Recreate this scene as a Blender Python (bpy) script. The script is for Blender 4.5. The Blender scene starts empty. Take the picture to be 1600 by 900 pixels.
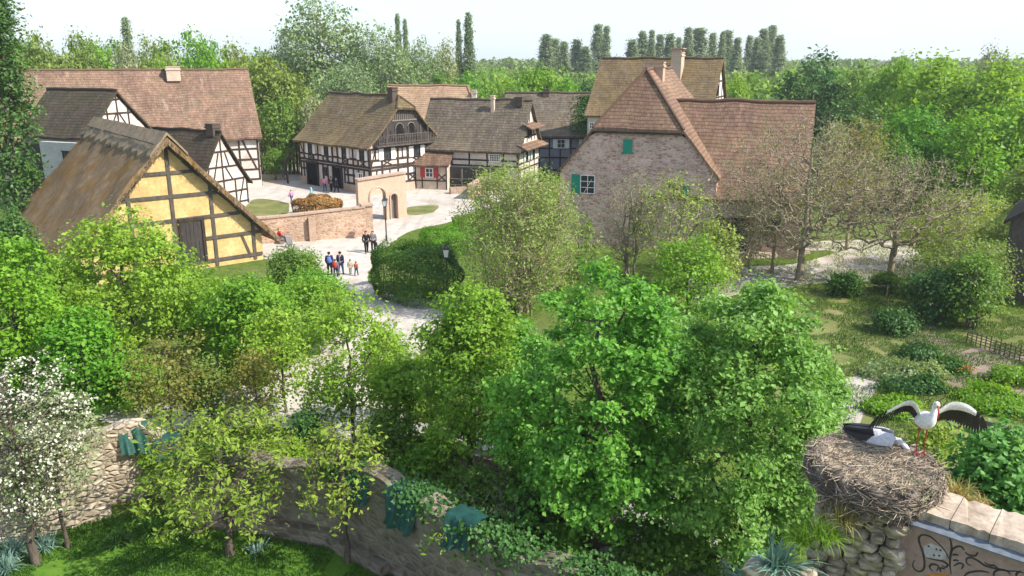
import bpy, bmesh, math, random
import numpy as np
from mathutils import Vector, Matrix, noise
R = math.radians
sc = bpy.context.scene
COL = sc.collection
# ---------------------------------------------------------------- camera, sky, sun, exposure
FPX, PITCH, CAMH = 1250.0, R(15.87), 14.5
cam = bpy.data.objects.new('camera', bpy.data.cameras.new('camera'))
COL.objects.link(cam)
cam.data.sensor_width = 36.0
cam.data.lens = FPX / 1600 * 36
cam.data.clip_start, cam.data.clip_end = 0.1, 6000
cam.location = (0, 0, CAMH)
cam.rotation_euler = (R(90) - PITCH, 0, 0)
sc.camera = cam
SUN_EL, SUN_AZ = R(43), math.atan2(0.93, -0.37)        # azimuth from +Y towards +X
S = Vector((math.sin(SUN_AZ) * math.cos(SUN_EL), math.cos(SUN_AZ) * math.cos(SUN_EL), math.sin(SUN_EL)))
world = bpy.data.worlds.new('World'); sc.world = world; world.use_nodes = True
wt = world.node_tree
for n in list(wt.nodes): wt.nodes.remove(n)
sky = wt.nodes.new('ShaderNodeTexSky'); sky.sky_type = 'NISHITA'; sky.sun_disc = False
sky.sun_elevation = SUN_EL; sky.sun_rotation = SUN_AZ
sky.air_density = 1.0; sky.dust_density = 1.0; sky.ozone_density = 1.0
bgn = wt.nodes.new('ShaderNodeBackground'); bgn.inputs['Strength'].default_value = 0.14
wo = wt.nodes.new('ShaderNodeOutputWorld')
# thin bright veil of high haze, thickest towards the horizon
_tc = wt.nodes.new('ShaderNodeTexCoord'); _sp = wt.nodes.new('ShaderNodeSeparateXYZ'); wt.links.new(_tc.outputs['Generated'], _sp.inputs[0])
_mr = wt.nodes.new('ShaderNodeMapRange'); wt.links.new(_sp.outputs[2], _mr.inputs[0])
_mr.inputs[1].default_value = 0.0; _mr.inputs[2].default_value = 0.55; _mr.inputs[3].default_value = 0.92; _mr.inputs[4].default_value = 0.22
_nz = wt.nodes.new('ShaderNodeTexNoise'); _nz.inputs['Scale'].default_value = 2.2; _nz.inputs['Detail'].default_value = 5; wt.links.new(_tc.outputs['Generated'], _nz.inputs['Vector'])
_ma = wt.nodes.new('ShaderNodeMath'); _ma.operation = 'MULTIPLY_ADD'; wt.links.new(_nz.outputs[0], _ma.inputs[0]); _ma.inputs[1].default_value = 1.1; _ma.inputs[2].default_value = -0.6
_ad = wt.nodes.new('ShaderNodeMath'); _ad.operation = 'ADD'; _ad.use_clamp = True; wt.links.new(_mr.outputs[0], _ad.inputs[0]); wt.links.new(_ma.outputs[0], _ad.inputs[1])
_mx = wt.nodes.new('ShaderNodeMix'); _mx.data_type = 'RGBA'; wt.links.new(_ad.outputs[0], _mx.inputs[0]); wt.links.new(sky.outputs[0], _mx.inputs[6]); _cl = wt.nodes.new('ShaderNodeValToRGB'); wt.links.new(_nz.outputs[0], _cl.inputs[0])
_cl.color_ramp.elements[0].position = 0.38; _cl.color_ramp.elements[0].color = (2.25, 2.85, 3.4, 1); _cl.color_ramp.elements[1].position = 0.58; _cl.color_ramp.elements[1].color = (3.0, 3.2, 3.4, 1)
wt.links.new(_cl.outputs[0], _mx.inputs[7])
wt.links.new(_mx.outputs[2], bgn.inputs[0]); wt.links.new(bgn.outputs[0], wo.inputs[0])
sun = bpy.data.objects.new('sun', bpy.data.lights.new('sun', 'SUN')); COL.objects.link(sun)
sun.data.energy = 3.3; sun.data.angle = R(0.53); sun.data.color = (1.0, 0.945, 0.86)
sun.rotation_euler = (-S).to_track_quat('-Z', 'Y').to_euler()
sun.location = (60, -30, 80)
sc.view_settings.view_transform = 'Standard'; sc.view_settings.look = 'None'
sc.view_settings.exposure = 1.25; sc.view_settings.gamma = 1.0; sc.view_settings.use_curve_mapping = False
sc.render.engine = 'CYCLES'
sc.cycles.max_bounces = 6; sc.cycles.diffuse_bounces = 3; sc.cycles.glossy_bounces = 2
sc.cycles.transmission_bounces = 3; sc.cycles.transparent_max_bounces = 4
sc.cycles.use_denoising = True
sc.cycles.caustics_reflective = False; sc.cycles.caustics_refractive = False

# ---------------------------------------------------------------- pixel (1600x900 photograph) -> place
_c, _s = math.cos(PITCH), math.sin(PITCH)
def _ray(px, py):
    r = (px - 800) / FPX; u = (450 - py) / FPX
    return Vector((r, _c + u * _s, -_s + u * _c))
def gp(px, py, z=0.0):
    d = _ray(px, py); t = (z - CAMH) / d.z
    return Vector((d.x * t, d.y * t, z))
def at(px, py, Y):
    d = _ray(px, py); return Vector((0, 0, CAMH)) + d * (Y / d.y)

# ---------------------------------------------------------------- materials
def newmat(name):
    m = bpy.data.materials.new(name); m.use_nodes = True
    nt = m.node_tree
    for n in list(nt.nodes): nt.nodes.remove(n)
    o = nt.nodes.new('ShaderNodeOutputMaterial')
    return m, nt, o
def N(nt, t, **kw):
    n = nt.nodes.new(t)
    for k, v in kw.items():
        if k.startswith('i_'):
            key = k[2:].replace('_', ' ')
            n.inputs[key].default_value = v
        else: setattr(n, k, v)
    return n
def rgba(c): return (c[0], c[1], c[2], 1.0)
def ramp(nt, fac, stops):
    r = N(nt, 'ShaderNodeValToRGB')
    e = r.color_ramp.elements
    e[0].position, e[0].color = stops[0][0], rgba(stops[0][1])
    e[1].position, e[1].color = stops[-1][0], rgba(stops[-1][1])
    for p, c in stops[1:-1]:
        k = e.new(p); k.color = rgba(c)
    nt.links.new(fac, r.inputs[0]); return r.outputs[0]
def mixc(nt, a, b, fac, mode='MIX'):
    m = N(nt, 'ShaderNodeMix', data_type='RGBA', blend_type=mode)
    for sock, v in ((m.inputs[6], a), (m.inputs[7], b)):
        if hasattr(v, 'is_linked') or hasattr(v, 'node'): nt.links.new(v, sock)
        else: sock.default_value = rgba(v)
    if hasattr(fac, 'node'): nt.links.new(fac, m.inputs[0])
    else: m.inputs[0].default_value = fac
    return m.outputs[2]
def noise_tex(nt, vec, scale, detail=4, rough=0.6, dist=0.0):
    n = N(nt, 'ShaderNodeTexNoise'); n.inputs['Scale'].default_value = scale
    n.inputs['Detail'].default_value = detail; n.inputs['Roughness'].default_value = rough
    n.inputs['Distortion'].default_value = dist
    if vec is not None: nt.links.new(vec, n.inputs['Vector'])
    return n
def mapping(nt, vec, scale=(1, 1, 1), rot=(0, 0, 0)):
    m = N(nt, 'ShaderNodeMapping'); m.inputs['Scale'].default_value = scale; m.inputs['Rotation'].default_value = rot
    nt.links.new(vec, m.inputs['Vector']); return m.outputs[0]
def finish(nt, o, col, rough=0.85, height=None, bump=0.3, dist=0.03, spec=0.25):
    b = N(nt, 'ShaderNodeBsdfPrincipled'); b.inputs['Roughness'].default_value = rough
    b.inputs['Specular IOR Level'].default_value = spec
    if hasattr(col, 'node'): nt.links.new(col, b.inputs['Base Color'])
    else: b.inputs['Base Color'].default_value = rgba(col)
    if height is not None:
        bp = N(nt, 'ShaderNodeBump'); bp.inputs['Strength'].default_value = bump; bp.inputs['Distance'].default_value = dist
        nt.links.new(height, bp.inputs['Height']); nt.links.new(bp.outputs[0], b.inputs['Normal'])
    nt.links.new(b.outputs[0], o.inputs[0]); return b
def m_rough(name, c1, c2, c3=None, scale=2.0, fine=14.0, rough=0.88, bump=0.25, stretch=(1, 1, 1), spec=0.2):
    m, nt, o = newmat(name)
    tc = N(nt, 'ShaderNodeTexCoord'); v = mapping(nt, tc.outputs['Object'], stretch)
    a = noise_tex(nt, v, scale, 5, 0.65); b = noise_tex(nt, v, fine, 4, 0.6)
    st = [(0.3, c1), (0.7, c2)] if c3 is None else [(0.3, c1), (0.52, c2), (0.72, c3)]
    col = ramp(nt, a.outputs[0], st)
    col = mixc(nt, col, ramp(nt, b.outputs[0], [(0.3, (0.72,) * 3), (0.7, (1.2,) * 3)]), 0.75, 'MULTIPLY')
    finish(nt, o, col, rough, b.outputs[0], bump, 0.02, spec); return m
def m_tiles(name, c1, c2, c3, moss, moss_amt=0.5, course=0.34, wid=0.2, stain=(0.55, 0.5, 0.42), stain_amt=0.25):
    m, nt, o = newmat(name)
    tc = N(nt, 'ShaderNodeTexCoord'); uv = tc.outputs['UV']
    wob = noise_tex(nt, uv, 0.9, 3); wv = N(nt, 'ShaderNodeVectorMath', operation='MULTIPLY_ADD')
    nt.links.new(wob.outputs['Color'], wv.inputs[0]); wv.inputs[1].default_value = (0.10, 0.10, 0); nt.links.new(uv, wv.inputs[2])
    br = N(nt, 'ShaderNodeTexBrick'); br.offset = 0.5
    br.inputs['Scale'].default_value = 1.0; br.inputs['Brick Width'].default_value = wid; br.inputs['Row Height'].default_value = course
    br.inputs['Mortar Size'].default_value = 0.030; br.inputs['Mortar Smooth'].default_value = 0.35; br.inputs['Bias'].default_value = 0.0
    br.inputs['Color1'].default_value = (0, 0, 0, 1); br.inputs['Color2'].default_value = (1, 1, 1, 1); br.inputs['Mortar'].default_value = (0.5, 0.5, 0.5, 1)
    nt.links.new(wv.outputs[0], br.inputs['Vector'])
    big = noise_tex(nt, uv, 0.45, 6, 0.7, 0.4); fine = noise_tex(nt, uv, 3.5, 4, 0.7)
    sel = N(nt, 'ShaderNodeMath', operation='ADD'); k = N(nt, 'ShaderNodeMath', operation='MULTIPLY')
    nt.links.new(br.outputs['Color'], k.inputs[0]); k.inputs[1].default_value = 0.22
    k2 = N(nt, 'ShaderNodeMath', operation='MULTIPLY'); nt.links.new(fine.outputs[0], k2.inputs[0]); k2.inputs[1].default_value = 0.80
    nt.links.new(k.outputs[0], sel.inputs[0]); nt.links.new(k2.outputs[0], sel.inputs[1])
    col = ramp(nt, sel.outputs[0], [(0.2, c1), (0.5, c2), (0.8, c3)])
    ms = ramp(nt, big.outputs[0], [(0.52 - 0.25 * moss_amt, (0, 0, 0)), (0.72 - 0.12 * moss_amt, (1, 1, 1))])
    mm = N(nt, 'ShaderNodeMath', operation='MULTIPLY'); nt.links.new(ms, mm.inputs[0]); nt.links.new(fine.outputs[0], mm.inputs[1])
    col = mixc(nt, col, moss, mm.outputs[0])
    st = noise_tex(nt, mapping(nt, uv, (1.6, 0.35, 1)), 0.8, 5, 0.7)
    sf = ramp(nt, st.outputs[0], [(0.55, (0, 0, 0)), (0.8, (stain_amt,) * 3)])
    col = mixc(nt, col, stain, sf)
    # course profile: every tile rises towards its lower edge
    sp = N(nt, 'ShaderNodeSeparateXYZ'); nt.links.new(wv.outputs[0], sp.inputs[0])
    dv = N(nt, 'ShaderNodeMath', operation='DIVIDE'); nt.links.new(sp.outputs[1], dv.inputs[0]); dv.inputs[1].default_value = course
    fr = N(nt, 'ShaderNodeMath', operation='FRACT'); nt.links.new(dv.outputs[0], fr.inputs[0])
    b2 = noise_tex(nt, mapping(nt, uv, (1, 0.6, 1)), 0.22, 5, 0.75, 0.8); b3 = noise_tex(nt, uv, 1.3, 4, 0.7)
    col = mixc(nt, col, ramp(nt, b2.outputs[0], [(0.3, (0.62, 0.60, 0.60)), (0.5, (1, 1, 1)), (0.7, (1.38, 1.32, 1.22))]), 0.9, 'MULTIPLY')
    col = mixc(nt, col, ramp(nt, b3.outputs[0], [(0.35, (0.75,) * 3), (0.65, (1.22,) * 3)]), 0.8, 'MULTIPLY')
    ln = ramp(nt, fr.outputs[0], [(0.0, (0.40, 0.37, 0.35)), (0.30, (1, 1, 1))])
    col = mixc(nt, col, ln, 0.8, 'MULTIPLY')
    jn = N(nt, 'ShaderNodeMath', operation='MULTIPLY'); nt.links.new(br.outputs['Fac'], jn.inputs[0]); jn.inputs[1].default_value = 0.3
    col = mixc(nt, col, (0.35, 0.32, 0.30), jn.outputs[0], 'MULTIPLY')
    h = N(nt, 'ShaderNodeMath', operation='SUBTRACT'); nt.links.new(br.outputs['Color'], h.inputs[0]); nt.links.new(fr.outputs[0], h.inputs[1])
    finish(nt, o, col, 0.85, h.outputs[0], 0.55, 0.05, 0.2); return m
def m_rubble(name, c1, c2, c3, mortar, size=0.55, flat=1.7, bump=0.6, gap=0.06):
    m, nt, o = newmat(name)
    tc = N(nt, 'ShaderNodeTexCoord')
    wob = noise_tex(nt, tc.outputs['Object'], 1.6, 3)
    wv = N(nt, 'ShaderNodeVectorMath', operation='MULTIPLY_ADD'); nt.links.new(wob.outputs['Color'], wv.inputs[0])
    wv.inputs[1].default_value = (0.13, 0.13, 0.10); nt.links.new(tc.outputs['Object'], wv.inputs[2])
    v = mapping(nt, wv.outputs[0], (1 / size, 1 / size, flat / size))
    vc = N(nt, 'ShaderNodeTexVoronoi'); vc.inputs['Scale'].default_value = 1.0; nt.links.new(v, vc.inputs['Vector'])
    ve = N(nt, 'ShaderNodeTexVoronoi', feature='DISTANCE_TO_EDGE'); ve.inputs['Scale'].default_value = 1.0; nt.links.new(v, ve.inputs['Vector'])
    fine = noise_tex(nt, tc.outputs['Object'], 7, 5, 0.7); big = noise_tex(nt, tc.outputs['Object'], 0.5, 4, 0.6)
    sp = N(nt, 'ShaderNodeSeparateColor'); nt.links.new(vc.outputs['Color'], sp.inputs[0])
    col = ramp(nt, sp.outputs[0], [(0.1, c1), (0.5, c2), (0.9, c3)])
    col = mixc(nt, col, ramp(nt, fine.outputs[0], [(0.3, (0.65,) * 3), (0.7, (1.25,) * 3)]), 0.8, 'MULTIPLY')
    mf = ramp(nt, ve.outputs[0], [(gap * 0.5, (1, 1, 1)), (gap * 2.2, (0, 0, 0))])
    col = mixc(nt, col, mortar, mf)
    col = mixc(nt, col, ramp(nt, big.outputs[0], [(0.35, (0.75, 0.74, 0.72)), (0.65, (1.15, 1.12, 1.1))]), 0.7, 'MULTIPLY')
    hh = ramp(nt, ve.outputs[0], [(0.0, (0, 0, 0)), (0.22, (1, 1, 1))])
    hm = N(nt, 'ShaderNodeMath', operation='MULTIPLY_ADD'); nt.links.new(fine.outputs[0], hm.inputs[0]); hm.inputs[1].default_value = 0.5; nt.links.new(hh, hm.inputs[2])
    finish(nt, o, col, 0.92, hm.outputs[0], bump, 0.06, 0.15); return m
def m_thatch(name):
    m, nt, o = newmat(name)
    tc = N(nt, 'ShaderNodeTexCoord'); uv = tc.outputs['UV']
    st = noise_tex(nt, mapping(nt, uv, (26, 2.2, 1)), 1.0, 5, 0.7, 0.3)
    big = noise_tex(nt, uv, 0.42, 5, 0.65, 0.5); mid = noise_tex(nt, mapping(nt, uv, (2.5, 0.8, 1)), 1.2, 4, 0.7)
    col = ramp(nt, st.outputs[0], [(0.25, (0.072, 0.047, 0.030)), (0.5, (0.205, 0.142, 0.084)), (0.75, (0.38, 0.285, 0.18))])
    mo = ramp(nt, big.outputs[0], [(0.48, (0, 0, 0)), (0.66, (0.85,) * 3)])
    col = mixc(nt, col, (0.20, 0.110, 0.026), mo)
    md = ramp(nt, mid.outputs[0], [(0.35, (0.62,) * 3), (0.65, (1.2,) * 3)])
    col = mixc(nt, col, md, 0.8, 'MULTIPLY')
    ad = N(nt, 'ShaderNodeMath', operation='ADD'); nt.links.new(st.outputs[0], ad.inputs[0]); nt.links.new(mid.outputs[0], ad.inputs[1])
    finish(nt, o, col, 0.95, ad.outputs[0], 0.8, 0.08, 0.05); return m
def m_leaf(name, c1, c2, trans=0.38, rough=0.5, spec=0.3, c3=None):
    m, nt, o = newmat(name)
    g = N(nt, 'ShaderNodeNewGeometry'); oi = N(nt, 'ShaderNodeObjectInfo')
    tc = N(nt, 'ShaderNodeTexCoord'); nz = noise_tex(nt, tc.outputs['Object'], 0.55, 2)
    f = N(nt, 'ShaderNodeMath', operation='MULTIPLY_ADD'); nt.links.new(g.outputs['Random Per Island'], f.inputs[0]); f.inputs[1].default_value = 0.55
    k = N(nt, 'ShaderNodeMath', operation='MULTIPLY_ADD'); nt.links.new(nz.outputs[0], k.inputs[0]); k.inputs[1].default_value = 0.9; k.inputs[2].default_value = -0.25
    nt.links.new(k.outputs[0], f.inputs[2])
    col = ramp(nt, f.outputs[0], [(0.1, c1), (0.9, c2)] if c3 is None else [(0.05, c1), (0.55, c2), (0.95, c3)])
    hs = N(nt, 'ShaderNodeHueSaturation')
    hv = N(nt, 'ShaderNodeMapRange'); nt.links.new(oi.outputs['Random'], hv.inputs[0]); hv.inputs[3].default_value = 0.485; hv.inputs[4].default_value = 0.512
    vv = N(nt, 'ShaderNodeMapRange'); nt.links.new(oi.outputs['Random'], vv.inputs[0]); vv.inputs[3].default_value = 1.12; vv.inputs[4].default_value = 0.9
    nt.links.new(hv.outputs[0], hs.inputs['Hue']); nt.links.new(vv.outputs[0], hs.inputs['Value']); nt.links.new(col, hs.inputs['Color'])
    b = N(nt, 'ShaderNodeBsdfPrincipled'); b.inputs['Roughness'].default_value = rough; b.inputs['Specular IOR Level'].default_value = spec
    t = N(nt, 'ShaderNodeBsdfTranslucent')
    nt.links.new(hs.outputs[0], b.inputs['Base Color'])
    tcx = mixc(nt, hs.outputs[0], (1.35, 1.25, 0.55), 1.0, 'MULTIPLY'); nt.links.new(tcx, t.inputs[0])
    mx = N(nt, 'ShaderNodeMixShader'); mx.inputs[0].default_value = trans
    nt.links.new(b.outputs[0], mx.inputs[1]); nt.links.new(t.outputs[0], mx.inputs[2]); nt.links.new(mx.outputs[0], o.inputs[0])
    return m
def m_plain(name, c, rough=0.6, spec=0.3, var=0.25, scale=9.0, metal=0.0):
    m, nt, o = newmat(name)
    tc = N(nt, 'ShaderNodeTexCoord'); a = noise_tex(nt, tc.outputs['Object'], scale, 4, 0.6)
    col = mixc(nt, c, ramp(nt, a.outputs[0], [(0.3, (1 - var,) * 3), (0.7, (1 + var,) * 3)]), 1.0, 'MULTIPLY')
    b = finish(nt, o, col, rough, a.outputs[0], 0.1, 0.01, spec); b.inputs['Metallic'].default_value = metal
    return m
def m_glass(name):
    m, nt, o = newmat(name)
    tc = N(nt, 'ShaderNodeTexCoord'); a = noise_tex(nt, tc.outputs['Object'], 1.5, 2)
    col = ramp(nt, a.outputs[0], [(0.3, (0.012, 0.015, 0.018)), (0.7, (0.05, 0.06, 0.07))])
    finish(nt, o, col, 0.12, a.outputs[0], 0.05, 0.01, 0.6); return m

M = {}
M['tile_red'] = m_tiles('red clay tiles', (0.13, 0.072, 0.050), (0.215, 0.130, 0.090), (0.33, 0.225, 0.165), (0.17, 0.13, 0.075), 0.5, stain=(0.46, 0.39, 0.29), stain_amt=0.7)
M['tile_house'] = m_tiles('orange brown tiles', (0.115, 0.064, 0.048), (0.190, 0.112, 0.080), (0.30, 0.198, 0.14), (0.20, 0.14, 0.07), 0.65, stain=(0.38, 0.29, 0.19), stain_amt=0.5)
M['tile_tan'] = m_tiles('sunlit weathered tan tiles', (0.30, 0.19, 0.115), (0.38, 0.25, 0.155), (0.46, 0.32, 0.21), (0.32, 0.24, 0.12), 0.3, stain_amt=0.3)  # weathered tile, its tan paled to hold the sun on this slope
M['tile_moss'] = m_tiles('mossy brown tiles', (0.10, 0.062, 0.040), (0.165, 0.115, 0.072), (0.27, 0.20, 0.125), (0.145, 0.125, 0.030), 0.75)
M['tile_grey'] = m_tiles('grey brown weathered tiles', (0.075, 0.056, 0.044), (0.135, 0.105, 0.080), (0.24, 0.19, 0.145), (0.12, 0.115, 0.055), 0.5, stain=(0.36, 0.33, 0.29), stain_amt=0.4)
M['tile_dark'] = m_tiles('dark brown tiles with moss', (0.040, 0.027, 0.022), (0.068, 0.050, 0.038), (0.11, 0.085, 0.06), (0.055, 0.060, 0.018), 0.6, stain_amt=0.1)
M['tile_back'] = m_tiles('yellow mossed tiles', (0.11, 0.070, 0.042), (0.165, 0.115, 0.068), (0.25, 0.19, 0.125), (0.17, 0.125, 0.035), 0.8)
M['thatch'] = m_thatch('thatch')
M['straw'] = m_rough('pale straw ridge', (0.16, 0.115, 0.070), (0.31, 0.24, 0.155), scale=2, fine=22, bump=0.6)
M['white'] = m_rough('limewashed plaster', (0.44, 0.36, 0.30), (0.62, 0.54, 0.47), (0.72, 0.65, 0.585), scale=0.8, fine=9, bump=0.12)
M['cream'] = m_rough('cream plaster', (0.46, 0.36, 0.27), (0.60, 0.49, 0.38), scale=1.0, fine=9, bump=0.12)
M['yellow'] = m_rough('yellow clay plaster', (0.45, 0.305, 0.125), (0.57, 0.395, 0.165), (0.66, 0.485, 0.235), scale=0.9, fine=5, bump=0.3)
M['grey_plaster'] = m_rough('grey plaster', (0.42, 0.41, 0.39), (0.54, 0.53, 0.50), scale=1.0, fine=9, bump=0.1)
M['bluewash'] = m_rough('blue limewash', (0.17, 0.18, 0.22), (0.25, 0.265, 0.31), scale=1.0, fine=9, bump=0.1)
M['timber'] = m_rough('dark timber', (0.028, 0.020, 0.017), (0.065, 0.047, 0.037), scale=3, fine=20, stretch=(1, 1, 0.3), bump=0.3)
M['timber_grey'] = m_rough('greyed oak timber', (0.060, 0.050, 0.042), (0.125, 0.105, 0.090), scale=3, fine=20, stretch=(1, 1, 0.3), bump=0.3)
M['plank'] = m_rough('weathered boards', (0.13, 0.11, 0.09), (0.24, 0.21, 0.175), scale=3, fine=18, stretch=(6, 6, 0.4), bump=0.4)
M['plank_dark'] = m_rough('dark weathered boards', (0.030, 0.026, 0.024), (0.075, 0.065, 0.058), scale=3, fine=18, stretch=(6, 6, 0.4), bump=0.4)
M['glass'] = m_glass('window glass')
M['dark'] = m_plain('dark opening shade', (0.012, 0.011, 0.011), 0.9, 0.1)  # near-black colour standing in for the shade inside openings
M['green_paint'] = m_plain('green shutter paint', (0.012, 0.24, 0.15), 0.55, 0.3, 0.15)
M['white_paint'] = m_plain('white painted wood', (0.72, 0.71, 0.68), 0.55, 0.3, 0.12)
M['pale_paint'] = m_plain('pale blue grey paint', (0.52, 0.57, 0.58), 0.6, 0.3, 0.15)
M['red_paint'] = m_plain('red shutter paint', (0.38, 0.035, 0.030), 0.55, 0.3, 0.15)
M['stone_house'] = m_rubble('pink grey rubble masonry', (0.44, 0.255, 0.210), (0.58, 0.380, 0.310), (0.70, 0.51, 0.425), (0.66, 0.49, 0.41), 0.36, 2.2, 0.45, 0.05)
M['stone_wall'] = m_rubble('pink sandstone garden wall', (0.36, 0.23, 0.16), (0.44, 0.30, 0.21), (0.52, 0.37, 0.27), (0.50, 0.37, 0.27), 0.36, 1.9, 0.35, 0.05)
M['stone_gate'] = m_rough('pale sandstone render', (0.46, 0.33, 0.23), (0.56, 0.42, 0.31), scale=0.9, fine=8, bump=0.2)
M['coping'] = m_rough('sandstone slabs', (0.36, 0.25, 0.18), (0.48, 0.35, 0.26), scale=1.6, fine=11, bump=0.3)
M['plinth'] = m_rough('pink sandstone plinth', (0.42, 0.30, 0.22), (0.52, 0.39, 0.29), scale=1.2, fine=8, bump=0.25)
M['ruin'] = m_rubble('pale ruin rubble', (0.30, 0.25, 0.18), (0.42, 0.355, 0.26), (0.55, 0.47, 0.36), (0.30, 0.25, 0.18), 0.34, 1.9, 0.8, 0.06)
M['ruin_plaster'] = m_rough('old brown plaster', (0.085, 0.068, 0.048), (0.135, 0.108, 0.078), (0.20, 0.165, 0.12), scale=1.3, fine=6, bump=0.4)
M['ruin_wall'] = m_rubble('patchily plastered rubble', (0.135, 0.110, 0.080), (0.19, 0.16, 0.12), (0.25, 0.215, 0.165), (0.20, 0.17, 0.13), 0.42, 1.9, 0.5, 0.09)
M['bark'] = m_rough('grey brown bark', (0.060, 0.047, 0.036), (0.14, 0.11, 0.085), scale=5, fine=24, stretch=(1, 1, 0.35), bump=0.5)
M['bark_pale'] = m_rough('pale bark', (0.20, 0.18, 0.15), (0.36, 0.34, 0.29), scale=3, fine=18, stretch=(1, 1, 0.5), bump=0.4)
M['bark_tan'] = m_rough('olive tan twigs', (0.20, 0.160, 0.105), (0.35, 0.285, 0.195), scale=4, fine=18, bump=0.3)
M['lead'] = m_plain('lead flashing', (0.13, 0.15, 0.175), 0.6, 0.4, 0.3, 5)
M['iron'] = m_plain('dark iron', (0.028, 0.030, 0.032), 0.5, 0.4, 0.2)
M['mural'] = m_rough('dusty pink plaster', (0.30, 0.195, 0.155), (0.37, 0.25, 0.205), scale=0.9, fine=8, bump=0.12)
M['scroll'] = m_plain('dark scroll paint', (0.055, 0.048, 0.045), 0.8, 0.1, 0.3)
M['orange_paint'] = m_plain('ochre paint', (0.46, 0.19, 0.05), 0.8, 0.1, 0.2)
M['mural_pale'] = m_rough('pale lilac grey paint', (0.38, 0.32, 0.32), (0.50, 0.44, 0.44), scale=8, fine=20, bump=0.05)
M['net'] = m_rough('green tarpaulin', (0.005, 0.034, 0.026), (0.010, 0.062, 0.047), (0.025, 0.11, 0.085), scale=2.2, fine=12, rough=0.6, bump=0.4, spec=0.35)
M['net_blue'] = m_rough('blue green tarpaulin', (0.012, 0.050, 0.050), (0.030, 0.095, 0.092), (0.09, 0.17, 0.16), scale=2.2, fine=12, rough=0.6, bump=0.4, spec=0.35)
def L(name, *a, **k): M[name] = m_leaf(name, *a, **k)
L('lf_lime', (0.066, 0.183, 0.025), (0.180, 0.401, 0.048), c3=(0.314, 0.559, 0.106), trans=0.46)
L('lf_lime2', (0.065, 0.175, 0.031), (0.158, 0.351, 0.064), c3=(0.317, 0.525, 0.174), trans=0.46)
L('lf_yellow', (0.117, 0.200, 0.024), (0.248, 0.357, 0.045), c3=(0.365, 0.473, 0.073), trans=0.46)
L('lf_spring', (0.111, 0.224, 0.023), (0.211, 0.381, 0.037), c3=(0.322, 0.508, 0.058), trans=0.48)
L('lf_bright', (0.069, 0.204, 0.014), (0.149, 0.341, 0.024), c3=(0.241, 0.462, 0.043), trans=0.46)
L('lf_park', (0.103, 0.232, 0.018), (0.200, 0.369, 0.029), c3=(0.315, 0.487, 0.052), trans=0.46)
L('lf_mid', (0.079, 0.167, 0.026), (0.152, 0.278, 0.041), c3=(0.238, 0.382, 0.061), trans=0.42)
L('lf_dark', (0.029, 0.088, 0.020), (0.064, 0.160, 0.031), c3=(0.110, 0.231, 0.044), trans=0.34)
L('lf_hedge', (0.031, 0.098, 0.013), (0.072, 0.178, 0.022), c3=(0.144, 0.276, 0.039), trans=0.36)
L('lf_olive', (0.121, 0.182, 0.033), (0.204, 0.286, 0.050), c3=(0.286, 0.377, 0.077), trans=0.35)
L('lf_grey', (0.144, 0.218, 0.098), (0.236, 0.330, 0.149), c3=(0.345, 0.437, 0.218), trans=0.36)
L('lf_poplar', (0.147, 0.207, 0.121), (0.250, 0.328, 0.193), c3=(0.362, 0.431, 0.274), trans=0.40)
L('lf_pale', (0.15, 0.195, 0.085), (0.26, 0.31, 0.15), c3=(0.38, 0.41, 0.24), trans=0.38)
L('lf_willow', (0.184, 0.263, 0.051), (0.292, 0.386, 0.081), c3=(0.410, 0.493, 0.136), trans=0.4)
L('lf_rust', (0.150, 0.140, 0.026), (0.240, 0.230, 0.040), c3=(0.300, 0.325, 0.070), trans=0.4)
L('lf_bud', (0.158, 0.170, 0.069), (0.223, 0.256, 0.102), c3=(0.245, 0.328, 0.105), trans=0.40)
L('lf_blossom', (0.437, 0.460, 0.324), (0.684, 0.710, 0.567), c3=(0.798, 0.820, 0.720), trans=0.35)
L('lf_straw', (0.18, 0.10, 0.022), (0.32, 0.20, 0.05), c3=(0.46, 0.34, 0.10), trans=0.2)
L('lf_drygrass', (0.22, 0.19, 0.055), (0.36, 0.30, 0.10), c3=(0.48, 0.38, 0.16), trans=0.3)
L('lf_blue', (0.10, 0.19, 0.15), (0.19, 0.31, 0.25), c3=(0.32, 0.44, 0.37), trans=0.2)
L('lf_grass', (0.025, 0.081, 0.009), (0.060, 0.149, 0.016), c3=(0.111, 0.221, 0.027), trans=0.35)
L('lf_flower', (0.55, 0.08, 0.02), (0.75, 0.16, 0.03), trans=0.2)
def m_ground():
    m, nt, o = newmat('grassy ground')
    tc = N(nt, 'ShaderNodeTexCoord'); v = tc.outputs['Object']
    a = noise_tex(nt, v, 0.11, 6, 0.7, 0.5); b = noise_tex(nt, v, 1.7, 6, 0.75); f = noise_tex(nt, v, 9, 4, 0.7)
    col = ramp(nt, b.outputs[0], [(0.28, (0.040, 0.075, 0.012)), (0.5, (0.085, 0.135, 0.020)), (0.72, (0.15, 0.19, 0.040))])
    dirt = ramp(nt, a.outputs[0], [(0.52, (0, 0, 0)), (0.72, (0.75,) * 3)])
    col = mixc(nt, col, (0.20, 0.165, 0.095), dirt)
    col = mixc(nt, col, ramp(nt, f.outputs[0], [(0.3, (0.6,) * 3), (0.7, (1.3,) * 3)]), 0.8, 'MULTIPLY')
    finish(nt, o, col, 0.95, f.outputs[0], 0.8, 0.06, 0.1); return m
M['ground'] = m_ground()
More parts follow.
